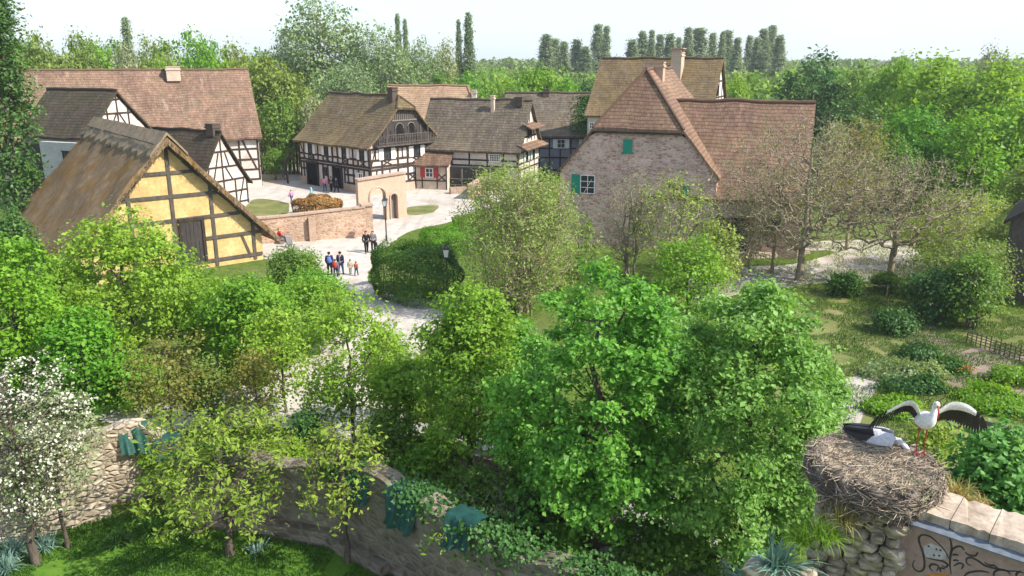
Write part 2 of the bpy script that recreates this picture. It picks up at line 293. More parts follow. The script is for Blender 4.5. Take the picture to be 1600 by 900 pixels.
def m_gravel(name, k):
    m, nt, o = newmat(name); tc = N(nt, 'ShaderNodeTexCoord'); v = tc.outputs['Object']
    big = noise_tex(nt, v, 0.16, 6, 0.7, 0.6); mid = noise_tex(nt, v, 0.9, 6, 0.75); fine = noise_tex(nt, v, 11, 4, 0.7); trk = noise_tex(nt, mapping(nt, v, (1.1, 0.12, 1), (0, 0, R(-28))), 1.0, 4, 0.6)
    col = ramp(nt, mid.outputs[0], [(0.3, tuple(q * k for q in (0.36, 0.315, 0.265))), (0.55, tuple(q * k for q in (0.47, 0.425, 0.37))), (0.75, tuple(q * k for q in (0.56, 0.515, 0.46)))])
    col = mixc(nt, col, (0.30, 0.25, 0.19), ramp(nt, big.outputs[0], [(0.5, (0, 0, 0)), (0.7, (0.7,) * 3)]))
    col = mixc(nt, col, (0.72, 0.70, 0.68), ramp(nt, trk.outputs[0], [(0.52, (0, 0, 0)), (0.64, (0.55,) * 3)]), 'MULTIPLY')
    col = mixc(nt, col, (0.16, 0.18, 0.06), ramp(nt, mid.outputs[0], [(0.72, (0, 0, 0)), (0.84, (0.4,) * 3)]))
    col = mixc(nt, col, ramp(nt, fine.outputs[0], [(0.3, (0.82,) * 3), (0.7, (1.12,) * 3)]), 0.7, 'MULTIPLY')
    finish(nt, o, col, 0.95, fine.outputs[0], 0.2, 0.03, 0.1); return m
M['gravel'] = m_gravel('pale gravel', 1.05)
M['gravel_pink'] = m_gravel('greyish gravel', 0.9)
M['paving'] = m_rough('grey paving', (0.23, 0.215, 0.20), (0.33, 0.31, 0.285), scale=0.8, fine=10, bump=0.2)
M['soil'] = m_rough('garden soil', (0.13, 0.095, 0.065), (0.22, 0.17, 0.125), (0.30, 0.24, 0.18), scale=1.6, fine=9, bump=0.6)
M['lawn'] = m_rough('mown lawn', (0.045, 0.110, 0.010), (0.080, 0.170, 0.015), (0.12, 0.22, 0.024), scale=0.9, fine=14, bump=0.5)
M['lawn_dry'] = m_rough('patchy garden grass', (0.085, 0.11, 0.026), (0.155, 0.165, 0.050), (0.25, 0.215, 0.10), scale=0.6, fine=10, bump=0.5)

# ---------------------------------------------------------------- object helpers
def link(o, parent=None):
    COL.objects.link(o)
    if parent is not None: o.parent = parent
    return o
def tag(o, label=None, cat=None, group=None, kind=None):
    if label: o['label'] = label
    if cat: o['category'] = cat
    if group: o['group'] = group
    if kind: o['kind'] = kind
    return o
def thing(name, label, cat, loc=(0, 0, 0), rz=0.0, group=None):
    o = bpy.data.objects.new(name, None); o.empty_display_size = 0.3
    link(o); o.location = loc; o.rotation_euler = (0, 0, rz)
    return tag(o, label, cat, group)
class MB:
    def __init__(s, mat=None): s.v, s.f, s.uv, s.mi, s.T = [], [], [], [], mat; s.m = 0
    def add(s, pts, faces, uvs=None):
        n = len(s.v)
        for p in pts:
            p = Vector(p); s.v.append(tuple(s.T @ p) if s.T is not None else tuple(p))
        for i, f in enumerate(faces):
            s.f.append([n + k for k in f]); s.mi.append(s.m)
            s.uv.append([uvs[k] for k in f] if uvs is not None else None)
    def box(s, c, d, rz=0.0, rot=None):
        c = Vector(c); h = Vector(d) / 2; Rm = rot if rot is not None else Matrix.Rotation(rz, 3, 'Z')
        P = [c + Rm @ Vector((sx * h.x, sy * h.y, sz * h.z)) for sz in (-1, 1) for sx, sy in ((-1, -1), (1, -1), (1, 1), (-1, 1))]
        s.add(P, [(0, 3, 2, 1), (4, 5, 6, 7), (0, 1, 5, 4), (1, 2, 6, 5), (2, 3, 7, 6), (3, 0, 4, 7)])
    def beam(s, a, b, w, t, nrm=(0, 0, 1)):
        a, b = Vector(a), Vector(b); d = b - a; L_ = d.length
        if L_ < 1e-5: return
        x = d / L_; z = Vector(nrm); z = (z - x * z.dot(x)).normalized(); y = z.cross(x)
        s.box((a + b) / 2, (L_, w, t), rot=Matrix((x, y, z)).transposed())
    def tube(s, pts, rad, n=8, cap=True):
        pts = [Vector(p) for p in pts]; rings = []
        up = Vector((0, 0, 1)); pts_n = len(pts); ref = None
        for i, p in enumerate(pts):
            d = (pts[min(i + 1, pts_n - 1)] - pts[max(i - 1, 0)]).normalized()
            if ref is None:
                ref = up if abs(d.z) < 0.9 else Vector((1, 0, 0))
            x = (ref - d * ref.dot(d))
            if x.length < 1e-4: x = d.orthogonal()
            x.normalize(); y = d.cross(x); ref = x
            r = rad[i] if hasattr(rad, '__len__') else rad
            rings.append([p + (x * math.cos(2 * math.pi * k / n) + y * math.sin(2 * math.pi * k / n)) * r for k in range(n)])
        P = [q for rg in rings for q in rg]; F = []
        for i in range(pts_n - 1):
            for k in range(n):
                a, b = i * n + k, i * n + (k + 1) % n
                F.append((a, b, b + n, a + n))
        if cap: F.append(tuple(range(n - 1, -1, -1))); F.append(tuple((pts_n - 1) * n + k for k in range(n)))
        s.add(P, F)
    def grid(s, rows, uvrows=None, flip=False):
        nr, nc = len(rows), len(rows[0]); P = [p for r in rows for p in r]
        U = [u for r in uvrows for u in r] if uvrows else None; F = []
        for i in range(nr - 1):
            for j in range(nc - 1):
                q = (i * nc + j, i * nc + j + 1, (i + 1) * nc + j + 1, (i + 1) * nc + j)
                F.append(q[::-1] if flip else q)
        s.add(P, F, U)
    def slab(s, rows, uvrows, off):
        off = Vector(off); top = [[Vector(p) for p in r] for r in rows]; bot = [[p + off for p in r] for r in top]
        s.grid(top, uvrows); s.grid(bot, uvrows, True)
        def strip(a, b, ua):
            s.grid([a, b], [ua, ua])
        strip(bot[0], top[0], uvrows[0]); strip(top[-1], bot[-1], uvrows[-1])
        c0 = [r[0] for r in top]; d0 = [r[0] for r in bot]; u0 = [r[0] for r in uvrows]
        strip(c0, d0, u0)
        c1 = [r[-1] for r in top]; d1 = [r[-1] for r in bot]; u1 = [r[-1] for r in uvrows]
        strip(d1, c1, u1)
    def prism(s, poly, d):
        """poly: list of 3D points (planar); extruded by vector d"""
        d = Vector(d); n = len(poly); P = [Vector(p) for p in poly] + [Vector(p) + d for p in poly]
        s.add(P, [tuple(range(n - 1, -1, -1)), tuple(range(n, 2 * n))] + [(i, (i + 1) % n, n + (i + 1) % n, n + i) for i in range(n)])
    def build(s, name, mats, parent=None, smooth=False):
        me = bpy.data.meshes.new(name); me.from_pydata(s.v, [], s.f)
        mats = mats if isinstance(mats, (list, tuple)) else [mats]
        for m in mats: me.materials.append(m)
        if len(mats) > 1: me.polygons.foreach_set('material_index', s.mi)
        if any(u is not None for u in s.uv):
            ul = me.uv_layers.new(name='UVMap'); arr = []
            for f, u in zip(s.f, s.uv): arr.extend([c for q in (u if u else [(0, 0)] * len(f)) for c in q])
            ul.data.foreach_set('uv', arr)
        if smooth: me.polygons.foreach_set('use_smooth', [True] * len(s.f))
        me.update()
        bm = bmesh.new(); bm.from_mesh(me); bmesh.ops.recalc_face_normals(bm, faces=bm.faces); bm.to_mesh(me); bm.free()
        return link(bpy.data.objects.new(name, me), parent)
def np_obj(name, V, F, mat, parent=None, smooth=False):
    me = bpy.data.meshes.new(name); me.from_pydata(np.asarray(V, float), [], F if isinstance(F, list) else np.asarray(F, int))
    me.materials.append(mat); me.update()
    if smooth: me.polygons.foreach_set('use_smooth', np.ones(len(me.polygons), bool))
    return link(bpy.data.objects.new(name, me), parent)
def copy_tree(o, parent=None):
    c = o.copy(); COL.objects.link(c)
    if parent is not None: c.parent = parent
    for ch in list(o.children): copy_tree(ch, c)
    return c

# ---------------------------------------------------------------- house building
def wob(p, a=0.05, f=0.35):
    return a * noise.noise(Vector((p[0] * f, p[1] * f, 3.1)))
class House:
    """local frame: x across the gable (left -w .. right +w), y from the front gable (0) back along the ridge, z up"""
    def __init__(s, name, label, x, y, a, w, he, hr, Ln, oh=0.5, ov=0.4, thick=0.22, flare=0.35, parent=None, T=None):
        s.root = parent if parent is not None else thing(name, label, 'house', (x, y, 0), R(a))
        s.T = T; s.w, s.he, s.hr, s.L, s.oh, s.ov, s.th, s.fl = w, he, hr, Ln, oh, ov, thick, flare
        s.ww = w - oh; s.hf = None; s.hb = None
    def mb(s): return MB(s.T)
    def z(s, t): return s.he + (s.hr - s.he) * t - s.fl * 4 * t * (1 - t) * (1 - t)
    def zu(s, u): return s.z(1 - min(abs(u), s.w) / s.w)
    def umax(s, z):
        lo, hi = 0.0, s.w
        for _ in range(30):
            m = (lo + hi) / 2
            if s.zu(m) - s.th * 1.4 > z: lo = m
            else: hi = m
        return lo
    def roof(s, mat, hipf=None, hipb=None, ridge=True, ridge_mat=None, wobble=0.06, nv=16, nt=12, name='roof'):
        """hip = (t at which the half hip starts, how far its peak lies back)"""
        s.hf, s.hb = hipf, hipb
        ts = sorted(set([i / nt for i in range(nt + 1)] + ([hipf[0]] if hipf else []) + ([hipb[0]] if hipb else [])))
        def v0(t): return 0 if not hipf or t <= hipf[0] else (t - hipf[0]) / (1 - hipf[0]) * hipf[1]
        def v1(t): return s.L - (0 if not hipb or t <= hipb[0] else (t - hipb[0]) / (1 - hipb[0]) * hipb[1])
        b = s.mb(); sl = math.hypot(s.w, s.hr - s.he)
        for sd in (-1, 1):
            rows, uvs = [], []
            for t in ts:
                a0, a1 = v0(t), v1(t); r, u = [], []
                for j in range(nv + 1):
                    v = a0 + (a1 - a0) * j / nv; x = sd * s.w * (1 - t)
                    r.append((x, v, s.z(t) + wob((x * 1.5, v + s.L * 3.7), wobble * 1.7, 0.40))); u.append((v + (50 if sd > 0 else 0), t * sl))
                rows.append(r); uvs.append(u)
            b.slab(rows, uvs, (0, 0, -s.th))
        for hp, fn, sg in ((hipf, v0, 1), (hipb, v1, -1)):
            if not hp: continue
            rows, uvs = [], []; tt = [t for t in ts if t >= hp[0] - 1e-6]
            for t in tt:
                r, u = [], []
                hw = s.w * (1 - t)
                for j in range(7):
                    x = -hw + 2 * hw * j / 6
                    r.append((x, fn(t), s.z(t) + wob((x * 1.5, fn(t) + s.L * 3.7), wobble * 1.7, 0.40) + 0.004))
                    u.append((x + 100, t * sl))
                rows.append(r); uvs.append(u)
            b.slab(rows, uvs, (0, 0, -s.th))
        ro = b.build(name, mat, s.root)
        if ridge:
            c = s.mb(); a0, a1 = (hipf[1] if hipf else 0), s.L - (hipb[1] if hipb else 0)
            n = max(2, int((a1 - a0) / 0.6)); pts = [(0, a0 + (a1 - a0) * k / n, s.hr + 0.03 + wob((0, a0 + (a1 - a0) * k / n + s.L * 3.7), wobble * 1.7, 0.40)) for k in range(n + 1)]
            c.tube(pts, [0.13 + 0.025 * (k % 2) for k in range(n + 1)], 7)
            if hipf:
                for sd in (-1, 1):
                    hw = s.w * (1 - hipf[0]); q = [Vector((sd * hw * (1 - k / 8), hipf[1] * k / 8, s.z(hipf[0] + (1 - hipf[0]) * k / 8) + 0.03)) for k in range(9)]
                    c.tube(q, 0.12, 6)
            c.build('ridge_tiles', ridge_mat or mat, ro)
        return ro
    def poly(s, v, base=0.0, inset=0.0, zcap=None):
        ww = s.ww - inset; us = [-ww + 2 * ww * k / 16 for k in range(17)]
        top = [(u, v, min(s.zu(u) - s.th - 0.03, zcap if zcap else 1e9)) for u in us]
        return [(-ww, v, base), ] + top + [(ww, v, base)]
    def walls(s, mat, base=0.0, name='wall'):
        zc = None
        for hp in (s.hf, s.hb):
            if hp: zc = s.z(hp[0]) - s.th - 0.05
        b = s.mb(); b.prism(s.poly(s.ov, base, 0, zc), (0, s.L - 2 * s.ov, 0)); return b.build(name, mat, s.root)
    def plane(s, side):
        """origin, in-plane axis, outward normal"""
        if side == 'front': return Vector((0, s.ov, 0)), Vector((1, 0, 0)), Vector((0, -1, 0))
        if side == 'back': return Vector((0, s.L - s.ov, 0)), Vector((-1, 0, 0)), Vector((0, 1, 0))
        if side == 'left': return Vector((-s.ww, 0, 0)), Vector((0, 1, 0)), Vector((-1, 0, 0))
        return Vector((s.ww, 0, 0)), Vector((0, -1, 0)), Vector((1, 0, 0))
    def timber(s, segs_by_side, mat, w=0.2, d=0.06, name='timber_frame'):
        b = s.mb(); k = 0
        for side, segs in segs_by_side.items():
            O, U, Nn = s.plane(side)
            for sg in segs:
                k += 1
                (u0, z0), (u1, z1) = sg[0], sg[1]; ww = sg[2] if len(sg) > 2 else w
                horiz = abs(z0 - z1) < 0.01; diag = not horiz and abs(u0 - u1) > 0.05
                dd = d * (1.0 if horiz else (0.66 if diag else 0.83)) + (k % 7) * 0.0012
                u0 += .035 * math.sin(k * 2.3 + s.L); u1 += .035 * math.sin(k * 3.1 + s.w); z0 += .03 * math.sin(k * 1.7); z1 += .03 * math.sin(k * 2.9)
                a = O + U * u0 + Vector((0, 0, z0)) + Nn * (dd / 2 - 0.02); e = O + U * u1 + Vector((0, 0, z1)) + Nn * (dd / 2 - 0.02)
                b.beam(a, e, ww, dd + 0.04, Nn)
        return b.build(name, mat, s.root)
    def window(s, side, u, z, w, h, frame='white_paint', shutters=None, name='window', bars=(1, 1), label=None, proud=0.0, fw=0.09):
        O, U, Nn = s.plane(side); Z = Vector((0, 0, 1)); c = O + U * u + Z * z + Nn * proud
        b = s.mb()
        for (a, e) in (((-w / 2, -h / 2), (w / 2, -h / 2)), ((-w / 2, h / 2), (w / 2, h / 2))):
            b.beam(c + U * (a[0] - fw / 2) + Z * a[1] + Nn * 0.04, c + U * (e[0] + fw / 2) + Z * e[1] + Nn * 0.04, fw, 0.14, Nn)
        for x in (-w / 2, w / 2):
            b.beam(c + U * x + Z * (-h / 2 + fw / 2) + Nn * 0.038, c + U * x + Z * (h / 2 - fw / 2) + Nn * 0.038, fw, 0.13, Nn)
        for k in range(bars[0]):
            x = -w / 2 + w * (k + 1) / (bars[0] + 1)
            b.beam(c + U * x + Z * (-h / 2 + fw / 2) + Nn * 0.03, c + U * x + Z * (h / 2 - fw / 2) + Nn * 0.03, 0.05, 0.06, Nn)
        for k in range(bars[1]):
            zz = -h / 2 + h * (k + 1) / (bars[1] + 1)
            b.beam(c + U * (-w / 2 + fw / 2) + Z * zz + Nn * 0.027, c + U * (w / 2 - fw / 2) + Z * zz + Nn * 0.027, 0.045, 0.05, Nn)
        wn = b.build(name, M[frame], s.root)
        g = s.mb(); g.beam(c - U * (w / 2 - fw / 2) + Nn * 0.006, c + U * (w / 2 - fw / 2) + Nn * 0.006, h - fw, 0.012, Nn); g.build('pane', M['glass'], wn)
        if shutters:
            for sd in shutters[1]:
                sb = s.mb(); sw = shutters[2] if len(shutters) > 2 else w * 0.55; x = sd * (w / 2 + fw / 2 + sw / 2 + 0.02)
                q = c + U * x + Nn * 0.05
                sb.beam(q - U * sw / 2, q + U * sw / 2, h + 0.1, 0.05, Nn)
                for zz in (-h * 0.32, h * 0.32): sb.beam(q - U * (sw / 2 - 0.04) + Z * zz + Nn * 0.035, q + U * (sw / 2 - 0.04) + Z * zz + Nn * 0.035, 0.1, 0.03, Nn)
                sb.build('shutter', M[shutters[0]], wn)
        return wn
    def door(s, side, u, w, h, mat='plank_dark', frame='timber', z0=0.0, proud=0.0):
        O, U, Nn = s.plane(side); Z = Vector((0, 0, 1)); c = O + U * u + Z * z0 + Nn * proud; b = s.mb(); k = max(2, int(w / 0.25))
        for i in range(k):
            x0, x1 = -w / 2 + w * i / k + 0.01, -w / 2 + w * (i + 1) / k - 0.01
            b.beam(c + U * x0 + Z * h / 2 + Nn * (0.02 + 0.004 * (i % 2)), c + U * x1 + Z * h / 2 + Nn * (0.02 + 0.004 * (i % 2)), h, 0.04, Nn)
        dr = b.build('door', M[mat], s.root); f = s.mb()
        for x in (-w / 2 - 0.1, w / 2 + 0.1): f.beam(c + U * x + Nn * 0.05, c + U * x + Z * (h + 0.1) + Nn * 0.05, 0.2, 0.14, Nn)
        f.beam(c + U * (-w / 2 - 0.2) + Z * (h + 0.2) + Nn * 0.05, c + U * (w / 2 + 0.2) + Z * (h + 0.2) + Nn * 0.05, 0.2, 0.15, Nn)
        f.build('door_frame', M[frame], dr); return dr
    def chimney(s, u, v, z0, z1, w=0.8, d=0.8, mat='stone_gate', cap=True, name='chimney'):
        b = s.mb(); b.box((u, v, (z0 + z1) / 2), (w, d, z1 - z0)); b.box((u, v, z1 - 0.25), (w + 0.16, d + 0.16, 0.16)); b.box((u, v, z1 + 0.055), (w + 0.1, d + 0.1, 0.11))
        ch = b.build(name, M[mat], s.root)
        if cap:
            c = s.mb()
            for sx in (-1, 1):
                c.beam((u + sx * (w / 2 - 0.08), v - d / 2 + 0.05, z1 + 0.3), (u + sx * (w / 2 - 0.08), v + d / 2 - 0.05, z1 + 0.3), 0.14, 0.4)
            c.box((u, v, z1 + 0.54), (w + 0.3, d + 0.3, 0.1)); c.build('chimney_cap', M['coping'], ch)
        return ch
def wall_grid(u0, u1, zs, posts, braces=(), z_top=None):
    o = [((u0, z), (u1, z)) for z in zs]
    for p in posts: o.append(((p, zs[0]), (p, zs[-1] if z_top is None else z_top)))
    return o + list(braces)
def X(u0, u1, z0, z1, w=0.13): return [((u0, z0), (u1, z1), w), ((u0, z1), (u1, z0), w)]
def gable_grid(h, zs, posts, base=0.1, rake=True, inset=0.12):
    o = []
    for z in zs:
        m = min(h.umax(z), h.ww - 0.02)
        if m > 0.2: o.append(((-m, z), (m, z)))
    for p in posts:
        zt = h.zu(p) - h.th - 0.12
        o.append(((p, base), (p, zt)))
    if rake:
        n = 6
        for sd in (-1, 1):
            for k in range(n):
                ua, ub = sd * h.ww * (1 - k / n), sd * h.ww * (1 - (k + 1) / n)
                o.append(((ua, h.zu(ua) - h.th - 0.1), (ub, h.zu(ub) - h.th - 0.1), 0.17))
    return o

# ---- thatched yellow cottage
h = House('thatched_cottage', 'yellow clay cottage with steep straw thatched roof and dark plank door', -23.2, 54.5, 38.9, 7.35, 1.75, 9.55, 20.4, oh=1.15, ov=0.75, thick=0.5, flare=0.15)
h.roof(M['thatch'], ridge=False, wobble=0.16, nv=40, nt=24, name='thatch_roof')
rb = MB(); ncap = 34
rows = []; uvs = []
for k in range(9):
    a = -1 + 2 * k / 8; r = []; u_ = []
    for j in range(ncap + 1):
        v = -0.08 + (h.L + 0.16) * j / ncap
        ww_ = 1.25 + 0.18 * math.sin(j * 2.1) + 0.1 * math.sin(j * 5.3)
        x = a * ww_; r.append((x, v, h.hr + 0.22 - abs(x) * 1.06 + 0.12 * (1 - abs(a)) + wob((x, v), 0.08, 0.8))); u_.append((v, a * ww_ + 40))
    rows.append(r); uvs.append(u_)
rb.slab(rows, uvs, (0, 0, -0.2)); rcap = rb.build('thatch_ridge', M['straw'], h.root)
rp = MB()
rng = random.Random(4)
for k in range(7):
    for sd in (-1, 1):
        v0_ = h.L * k / 7 + 0.2; v1_ = min(h.L, v0_ + 2.7)
        rp.tube([(sd * 0.75 + rng.uniform(-.08, .08), v0_, h.hr - 0.44), (sd * 0.72 + rng.uniform(-.1, .1), v1_, h.hr - 0.42)], 0.05, 5)
rp.build('ridge_pole', M['timber_grey'], rcap)
h.walls(M['yellow'])
zs = [0.5, 2.2, 3.75, 5.45, 7.05]
g = gable_grid(h, zs, [0.0, 2.75, 5.55, -2.75, -5.5], 0.1, rake=True)
g += [((5.3, 0.3), (4.7, 2.1), 0.17), ((-5.3, 0.3), (-4.7, 2.1), 0.17)]
tl = [((v, 0.1), (v, 2.4)) for v in np.arange(0.8, 19.8, 1.9)] + [((0.8, 1.2), (19.6, 1.2)), ((0.8, 2.3), (19.6, 2.3))]
h.timber({'front': g, 'left': tl}, M['timber_grey'], 0.24, 0.09)
h.door('front', 1.15, 1.4, 2.9, 'plank_dark', 'timber', 0.6, proud=.06)
fr = MB()
for k in range(420):   # ragged straw fringe along the front verge
    t = rng.random(); sd = rng.choice((-1, 1)); u = sd * h.w * (1 - t); z = h.z(t) - rng.random() * 0.5
    p = Vector((u, 0.02, z)); fr.tube([p + Vector((0, .1, 0)), p + Vector((rng.uniform(-.12, .12), -rng.uniform(.05, .22), rng.uniform(-.2, .05)))], 0.018, 3, False)
fr.build('thatch_fringe', M['straw'], h.root)['kind'] = 'stuff'

# ---- long red-tiled barn
h = House('red_tiled_barn', 'long half timbered barn with large red tiled roof behind the thatched cottage', -32.2, 101.2, 115.8, 6.62, 5.83, 13.45, 27, oh=0.6, ov=0.4)
h.roof(M['tile_red'], nv=26, wobble=0.10)
h.walls(M['white'])
O_, U_, N_ = h.plane('left')
tl = wall_grid(0.5, 26.5, [0.9, 2.1, 3.3, 4.5, 5.6], list(np.arange(0.55, 26.5, 2.1)), [((0.8, 2.1), (2.2, 5.5)), ((4.4, 5.5), (3.2, 2.1)), ((5, 2.1), (6.3, 5.5))])
h.timber({'left': tl, 'front': gable_grid(h, [0.9, 2.4, 4.0, 5.6, 7.6, 9.8], [0, -2, 2, -4, 4, -5.9, 5.9])}, M['timber'], 0.2)
ch = h.chimney(-0.5, 8.6, 12.2, 13.75, 1.7, 1.5, 'cream', cap=False)
cc = MB(); cc.tube([(-0.5, 8.6, 13.86), (-0.5, 8.6, 13.91)], [0.85, 0.8], 16); cc.build('chimney_mouth', M['dark'], ch)  # solid disc, its black paints the shade down the flue

# ---- porch house before the barn, with dark roof
h = House('porch_house', 'small gabled house with black mossy roof against the red barn', -38.1, 79.4, 68.8, 4.17, 7.5, 11.75, 9.2, oh=0.4, ov=0.3, flare=0.1)
h.roof(M['tile_dark'])
h.walls(M['white'])
h.timber({'front': gable_grid(h, [7.9, 9.6, 10.9], [0, -1.3, 1.3, -3.6, 3.6], 7.9) + [((-1.2, 8), (-0.2, 9.5), .14), ((1.2, 8), (.2, 9.5), .14)]}, M['timber'], 0.16)
bb = MB(); bb.box((-4.25, 3.0, 3.55), (0.9, 5.2, 7.1)); bay = bb.build('grey_bay', M['grey_plaster'], h.root)
wd = MB()
for k in range(5): wd.box((-4.72, 1.0 + k * 0.42, 5.3), (0.06, 0.07, 1.9))
wd.box((-4.72, 1.85, 6.3), (0.1, 2.0, 0.1)); wd.box((-4.72, 1.85, 4.3), (0.1, 2.0, 0.1)); wi = wd.build('bay_window', M['timber'], bay)
pp = MB(); pp.box((-4.706, 1.85, 5.3), (0.02, 1.9, 1.9)); pp.build('pane', M['glass'], wi)
pw = MB(); pw.box((-4.05, 7.5, 3.4), (0.35, 3.2, 6.8)); pw.build('side_boards', M['plank_dark'], h.root)

# ---- little half-timbered house behind the thatch
h = House('small_timbered_house', 'small white half timbered gable house peeping over the thatched cottage roof', -28.9, 80.7, 62, 3.6, 2.3, 7.7, 12.4, oh=0.45, ov=0.35, flare=0.3)
h.roof(M['tile_dark'])
h.walls(M['white'])
g = gable_grid(h, [0.4, 1.6, 2.8, 4.2, 5.7], [0, -3.05, 3.05], 0.1) + [((-1.5, .4), (-1.5, 2.8)), ((1.5, .4), (1.5, 2.8)), ((1.9, .5), (2.7, 2.7), .15), ((.4, 4.2), (1.2, 2.8), .15), ((-.4, 5.6), (-1.2, 2.9), .15), ((-1.7, 4.1), (-2.1, 2.9), .15), ((.5, 5.6), (.9, 4.3), .14)]
h.timber({'front': g}, M['timber'], 0.17)
h.chimney(0.1, 1.2, 7.2, 8.35, 1.0, 1.0, 'tile_grey', cap=False)

# ---- main half-timbered house with balcony gable
h = House('timbered_balcony_house', 'white half timbered farmhouse with balcony under its half hipped gable', -11.9, 92.4, 47.1, 5.75, 5.25, 10.65, 14.8, oh=0.65, ov=0.55, flare=0.42)
h.roof(M['tile_moss'], hipf=(0.77, 1.3), wobble=0.10, nv=18)
h.walls(M['white'])
W_ = h.ww
pl_ = MB(); pl_.box((0, h.L / 2, 0.45), (2 * W_ + 0.14, h.L - 2 * h.ov + 0.14, 0.9)); pl_.build('plinth', M['plinth'], h.root)
zs = [1.0, 1.9, 2.75, 3.05, 3.75, 5.05]
g = [((-W_, z), (W_, z)) for z in zs] + [((p, 1.0), (p, 5.05)) for p in (-W_ + .1, -3.4, -1.1, 0.35, 2.6, W_ - .1)] + [((p, 3.75), (p, 5.05), .14) for p in (-4.3, -0.4, 3.5, 4.3)] + [((p, 1.9), (p, 2.75), .14) for p in (-4.2, -2.3, 1.7, 3.3, 4.2)]
g += X(-3.3, -2.0, 3.15, 3.7) + X(1.1, 2.3, 3.15, 3.7) + X(0.5, 1.5, 1.1, 1.8) + [((-4.9, 3.1), (-4.2, 5), .15), ((4.2, 3.1), (4.8, 5), .15), ((3.2, 1.1), (3.6, 2.7), .15), ((4.2, 1.1), (3.8, 2.7), .15)]
vL = h.L - h.ov
lsegs = [((0.6, z), (vL, z)) for z in (2.75, 3.05, 3.75, 5.0)] + [((0.6, 1.0), (5.0, 1.0)), ((0.6, 1.9), (5.0, 1.9)), ((12.9, 1.9), (vL, 1.9))]
lsegs += [((p, 3.05), (p, 5.0)) for p in np.arange(0.65, 14.3, 0.98)] + [((p, 0.9), (p, 2.75)) for p in (0.65, 1.6, 2.6, 3.6, 4.6, 5.3, 7.6, 8.6, 9.6, 10.6, 12.8, 13.6, 14.2)]
for p in (1.75, 5.1, 8.6, 11.9): lsegs += X(p - .5, p + .5, 3.12, 3.7, .12)
lsegs += [((13.2, 3.1), (14.1, 4.9), .14), ((4.7, 2), (5.2, 2.7), .14)]
h.timber({'front': g, 'left': lsegs}, M['timber'], 0.22, 0.08)
for u in (-2.65, 1.7): h.window('front', u, 4.4, 0.95, 1.15, 'timber', ('white_paint', (-1, 1), 0.62), bars=(1, 2), proud=0.05)
for v in (1.75, 5.1, 8.6, 11.9): h.window('left', v, 4.38, 0.8, 1.05, 'timber', ('white_paint', (-1, 1), 0.5), bars=(1, 1), proud=0.05)
h.window('left', 2.2, 1.75, 0.75, 1.1, 'white_paint', ('pale_paint', (1,), 0.5), proud=0.05)
h.window('left', 9.2, 1.9, 0.7, 0.9, 'timber', None, proud=0.05)
h.door('left', 6.6, 1.5, 2.35, 'dark', 'timber', 0.2, proud=0.09)  # black panel coloured as the shade inside the doorway
h.door('left', 11.7, 2.0, 2.6, 'dark', 'timber', 0.0, proud=0.09)  # open gateway closed by a panel painted as inner shade
wp = MB(); O_, U_, N_ = h.plane('front')
wp.box((1.0, h.ov - 0.03, 2.3), (1.15, 0.05, 0.85)); wp.build('white_panel', M['white_paint'], h.root)
at_ = MB(); poly = []
zc = h.z(0.77) - h.th - 0.05
us = [-4.6 + 9.2 * k / 16 for k in range(17)]
poly = [(-4.6, h.ov - 0.02, 5.3)] + [(u, h.ov - 0.02, max(5.32, min(h.zu(u) - h.th - 0.06, zc - .02))) for u in us] + [(4.6, h.ov - 0.02, 5.3)]
at_.prism(poly, (0, -0.05, 0)); gb = at_.build('gable_boards', M['plank_dark'], h.root)
st = MB()
for k in range(22):
    u = -3.0 + k * 6.0 / 21
    for (za, zb) in ((8.05, h.zu(u) - h.th - 0.1), ):
        zb = min(zb, zc - .05)
        if zb > za + .15: st.box((u, h.ov - 0.085, (za + zb) / 2), (0.07, 0.03, zb - za))
st.box((0, h.ov - .11, 8.0), (3.6, .08, .14)); st.build('gable_slats', M['plank'], gb)
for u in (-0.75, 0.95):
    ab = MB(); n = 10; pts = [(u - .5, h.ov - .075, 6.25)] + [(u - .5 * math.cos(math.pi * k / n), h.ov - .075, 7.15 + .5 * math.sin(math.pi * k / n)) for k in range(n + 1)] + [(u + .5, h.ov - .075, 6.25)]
    ab.prism(pts, (0, -0.02, 0)); ao = ab.build('arched_opening', M['dark'], gb)  # solid panel, its black paints the shade within the arch
    fr = MB(); fr.tube([(u - .55 * math.cos(math.pi * k / n), h.ov - .1, 7.15 + .55 * math.sin(math.pi * k / n)) for k in range(n + 1)], 0.06, 5); fr.build('arch_frame', M['plank'], ao)
ba = MB(); yb = h.ov - 0.62
ba.box((0, yb + .3, 5.33), (9.0, 0.75, 0.16)); ba.box((0, yb, 6.5), (6.2, 0.1, 0.1)); ba.box((0, yb, 5.62), (8.4, 0.08, 0.08))
for k in range(34):
    u = -4.1 + k * 8.2 / 33; zt = min(6.5, h.zu(u) - h.th - 0.1)
    if zt > 5.5: ba.box((u, yb, (5.4 + zt) / 2), (0.09, 0.035, zt - 5.4))
for u in (-3.0, -1.8, 0.1, 1.9, 3.0): ba.box((u, yb, 6.4), (0.12, 0.12, 2.0))
ba.build('balcony', M['timber_grey'], h.root)
h.chimney(-0.4, 1.9, 9.6, 11.5, 0.8, 0.9, 'tile_grey', cap=False)
ln = MB(); ln.slab([[(-W_ - 1.5, 12.4, 2.4), (-W_ - 1.5, 14.3, 2.4)], [(-W_, 12.4, 4.9), (-W_, 14.3, 4.9)]], [[(0, 0), (2, 0)], [(0, 3), (2, 3)]], (0, 0, -.15)); 
bx = MB(); bx.beam((-W_ - .03, 14.35, 5.1), (-W_ - 1.6, 15.2, 2.6), .2, .2); bx.beam((-W_ - 1.6, 15.2, 2.6), (-W_ - 1.5, 15.1, 0), .2, .2); bx.build('leaning_prop', M['timber'], h.root)

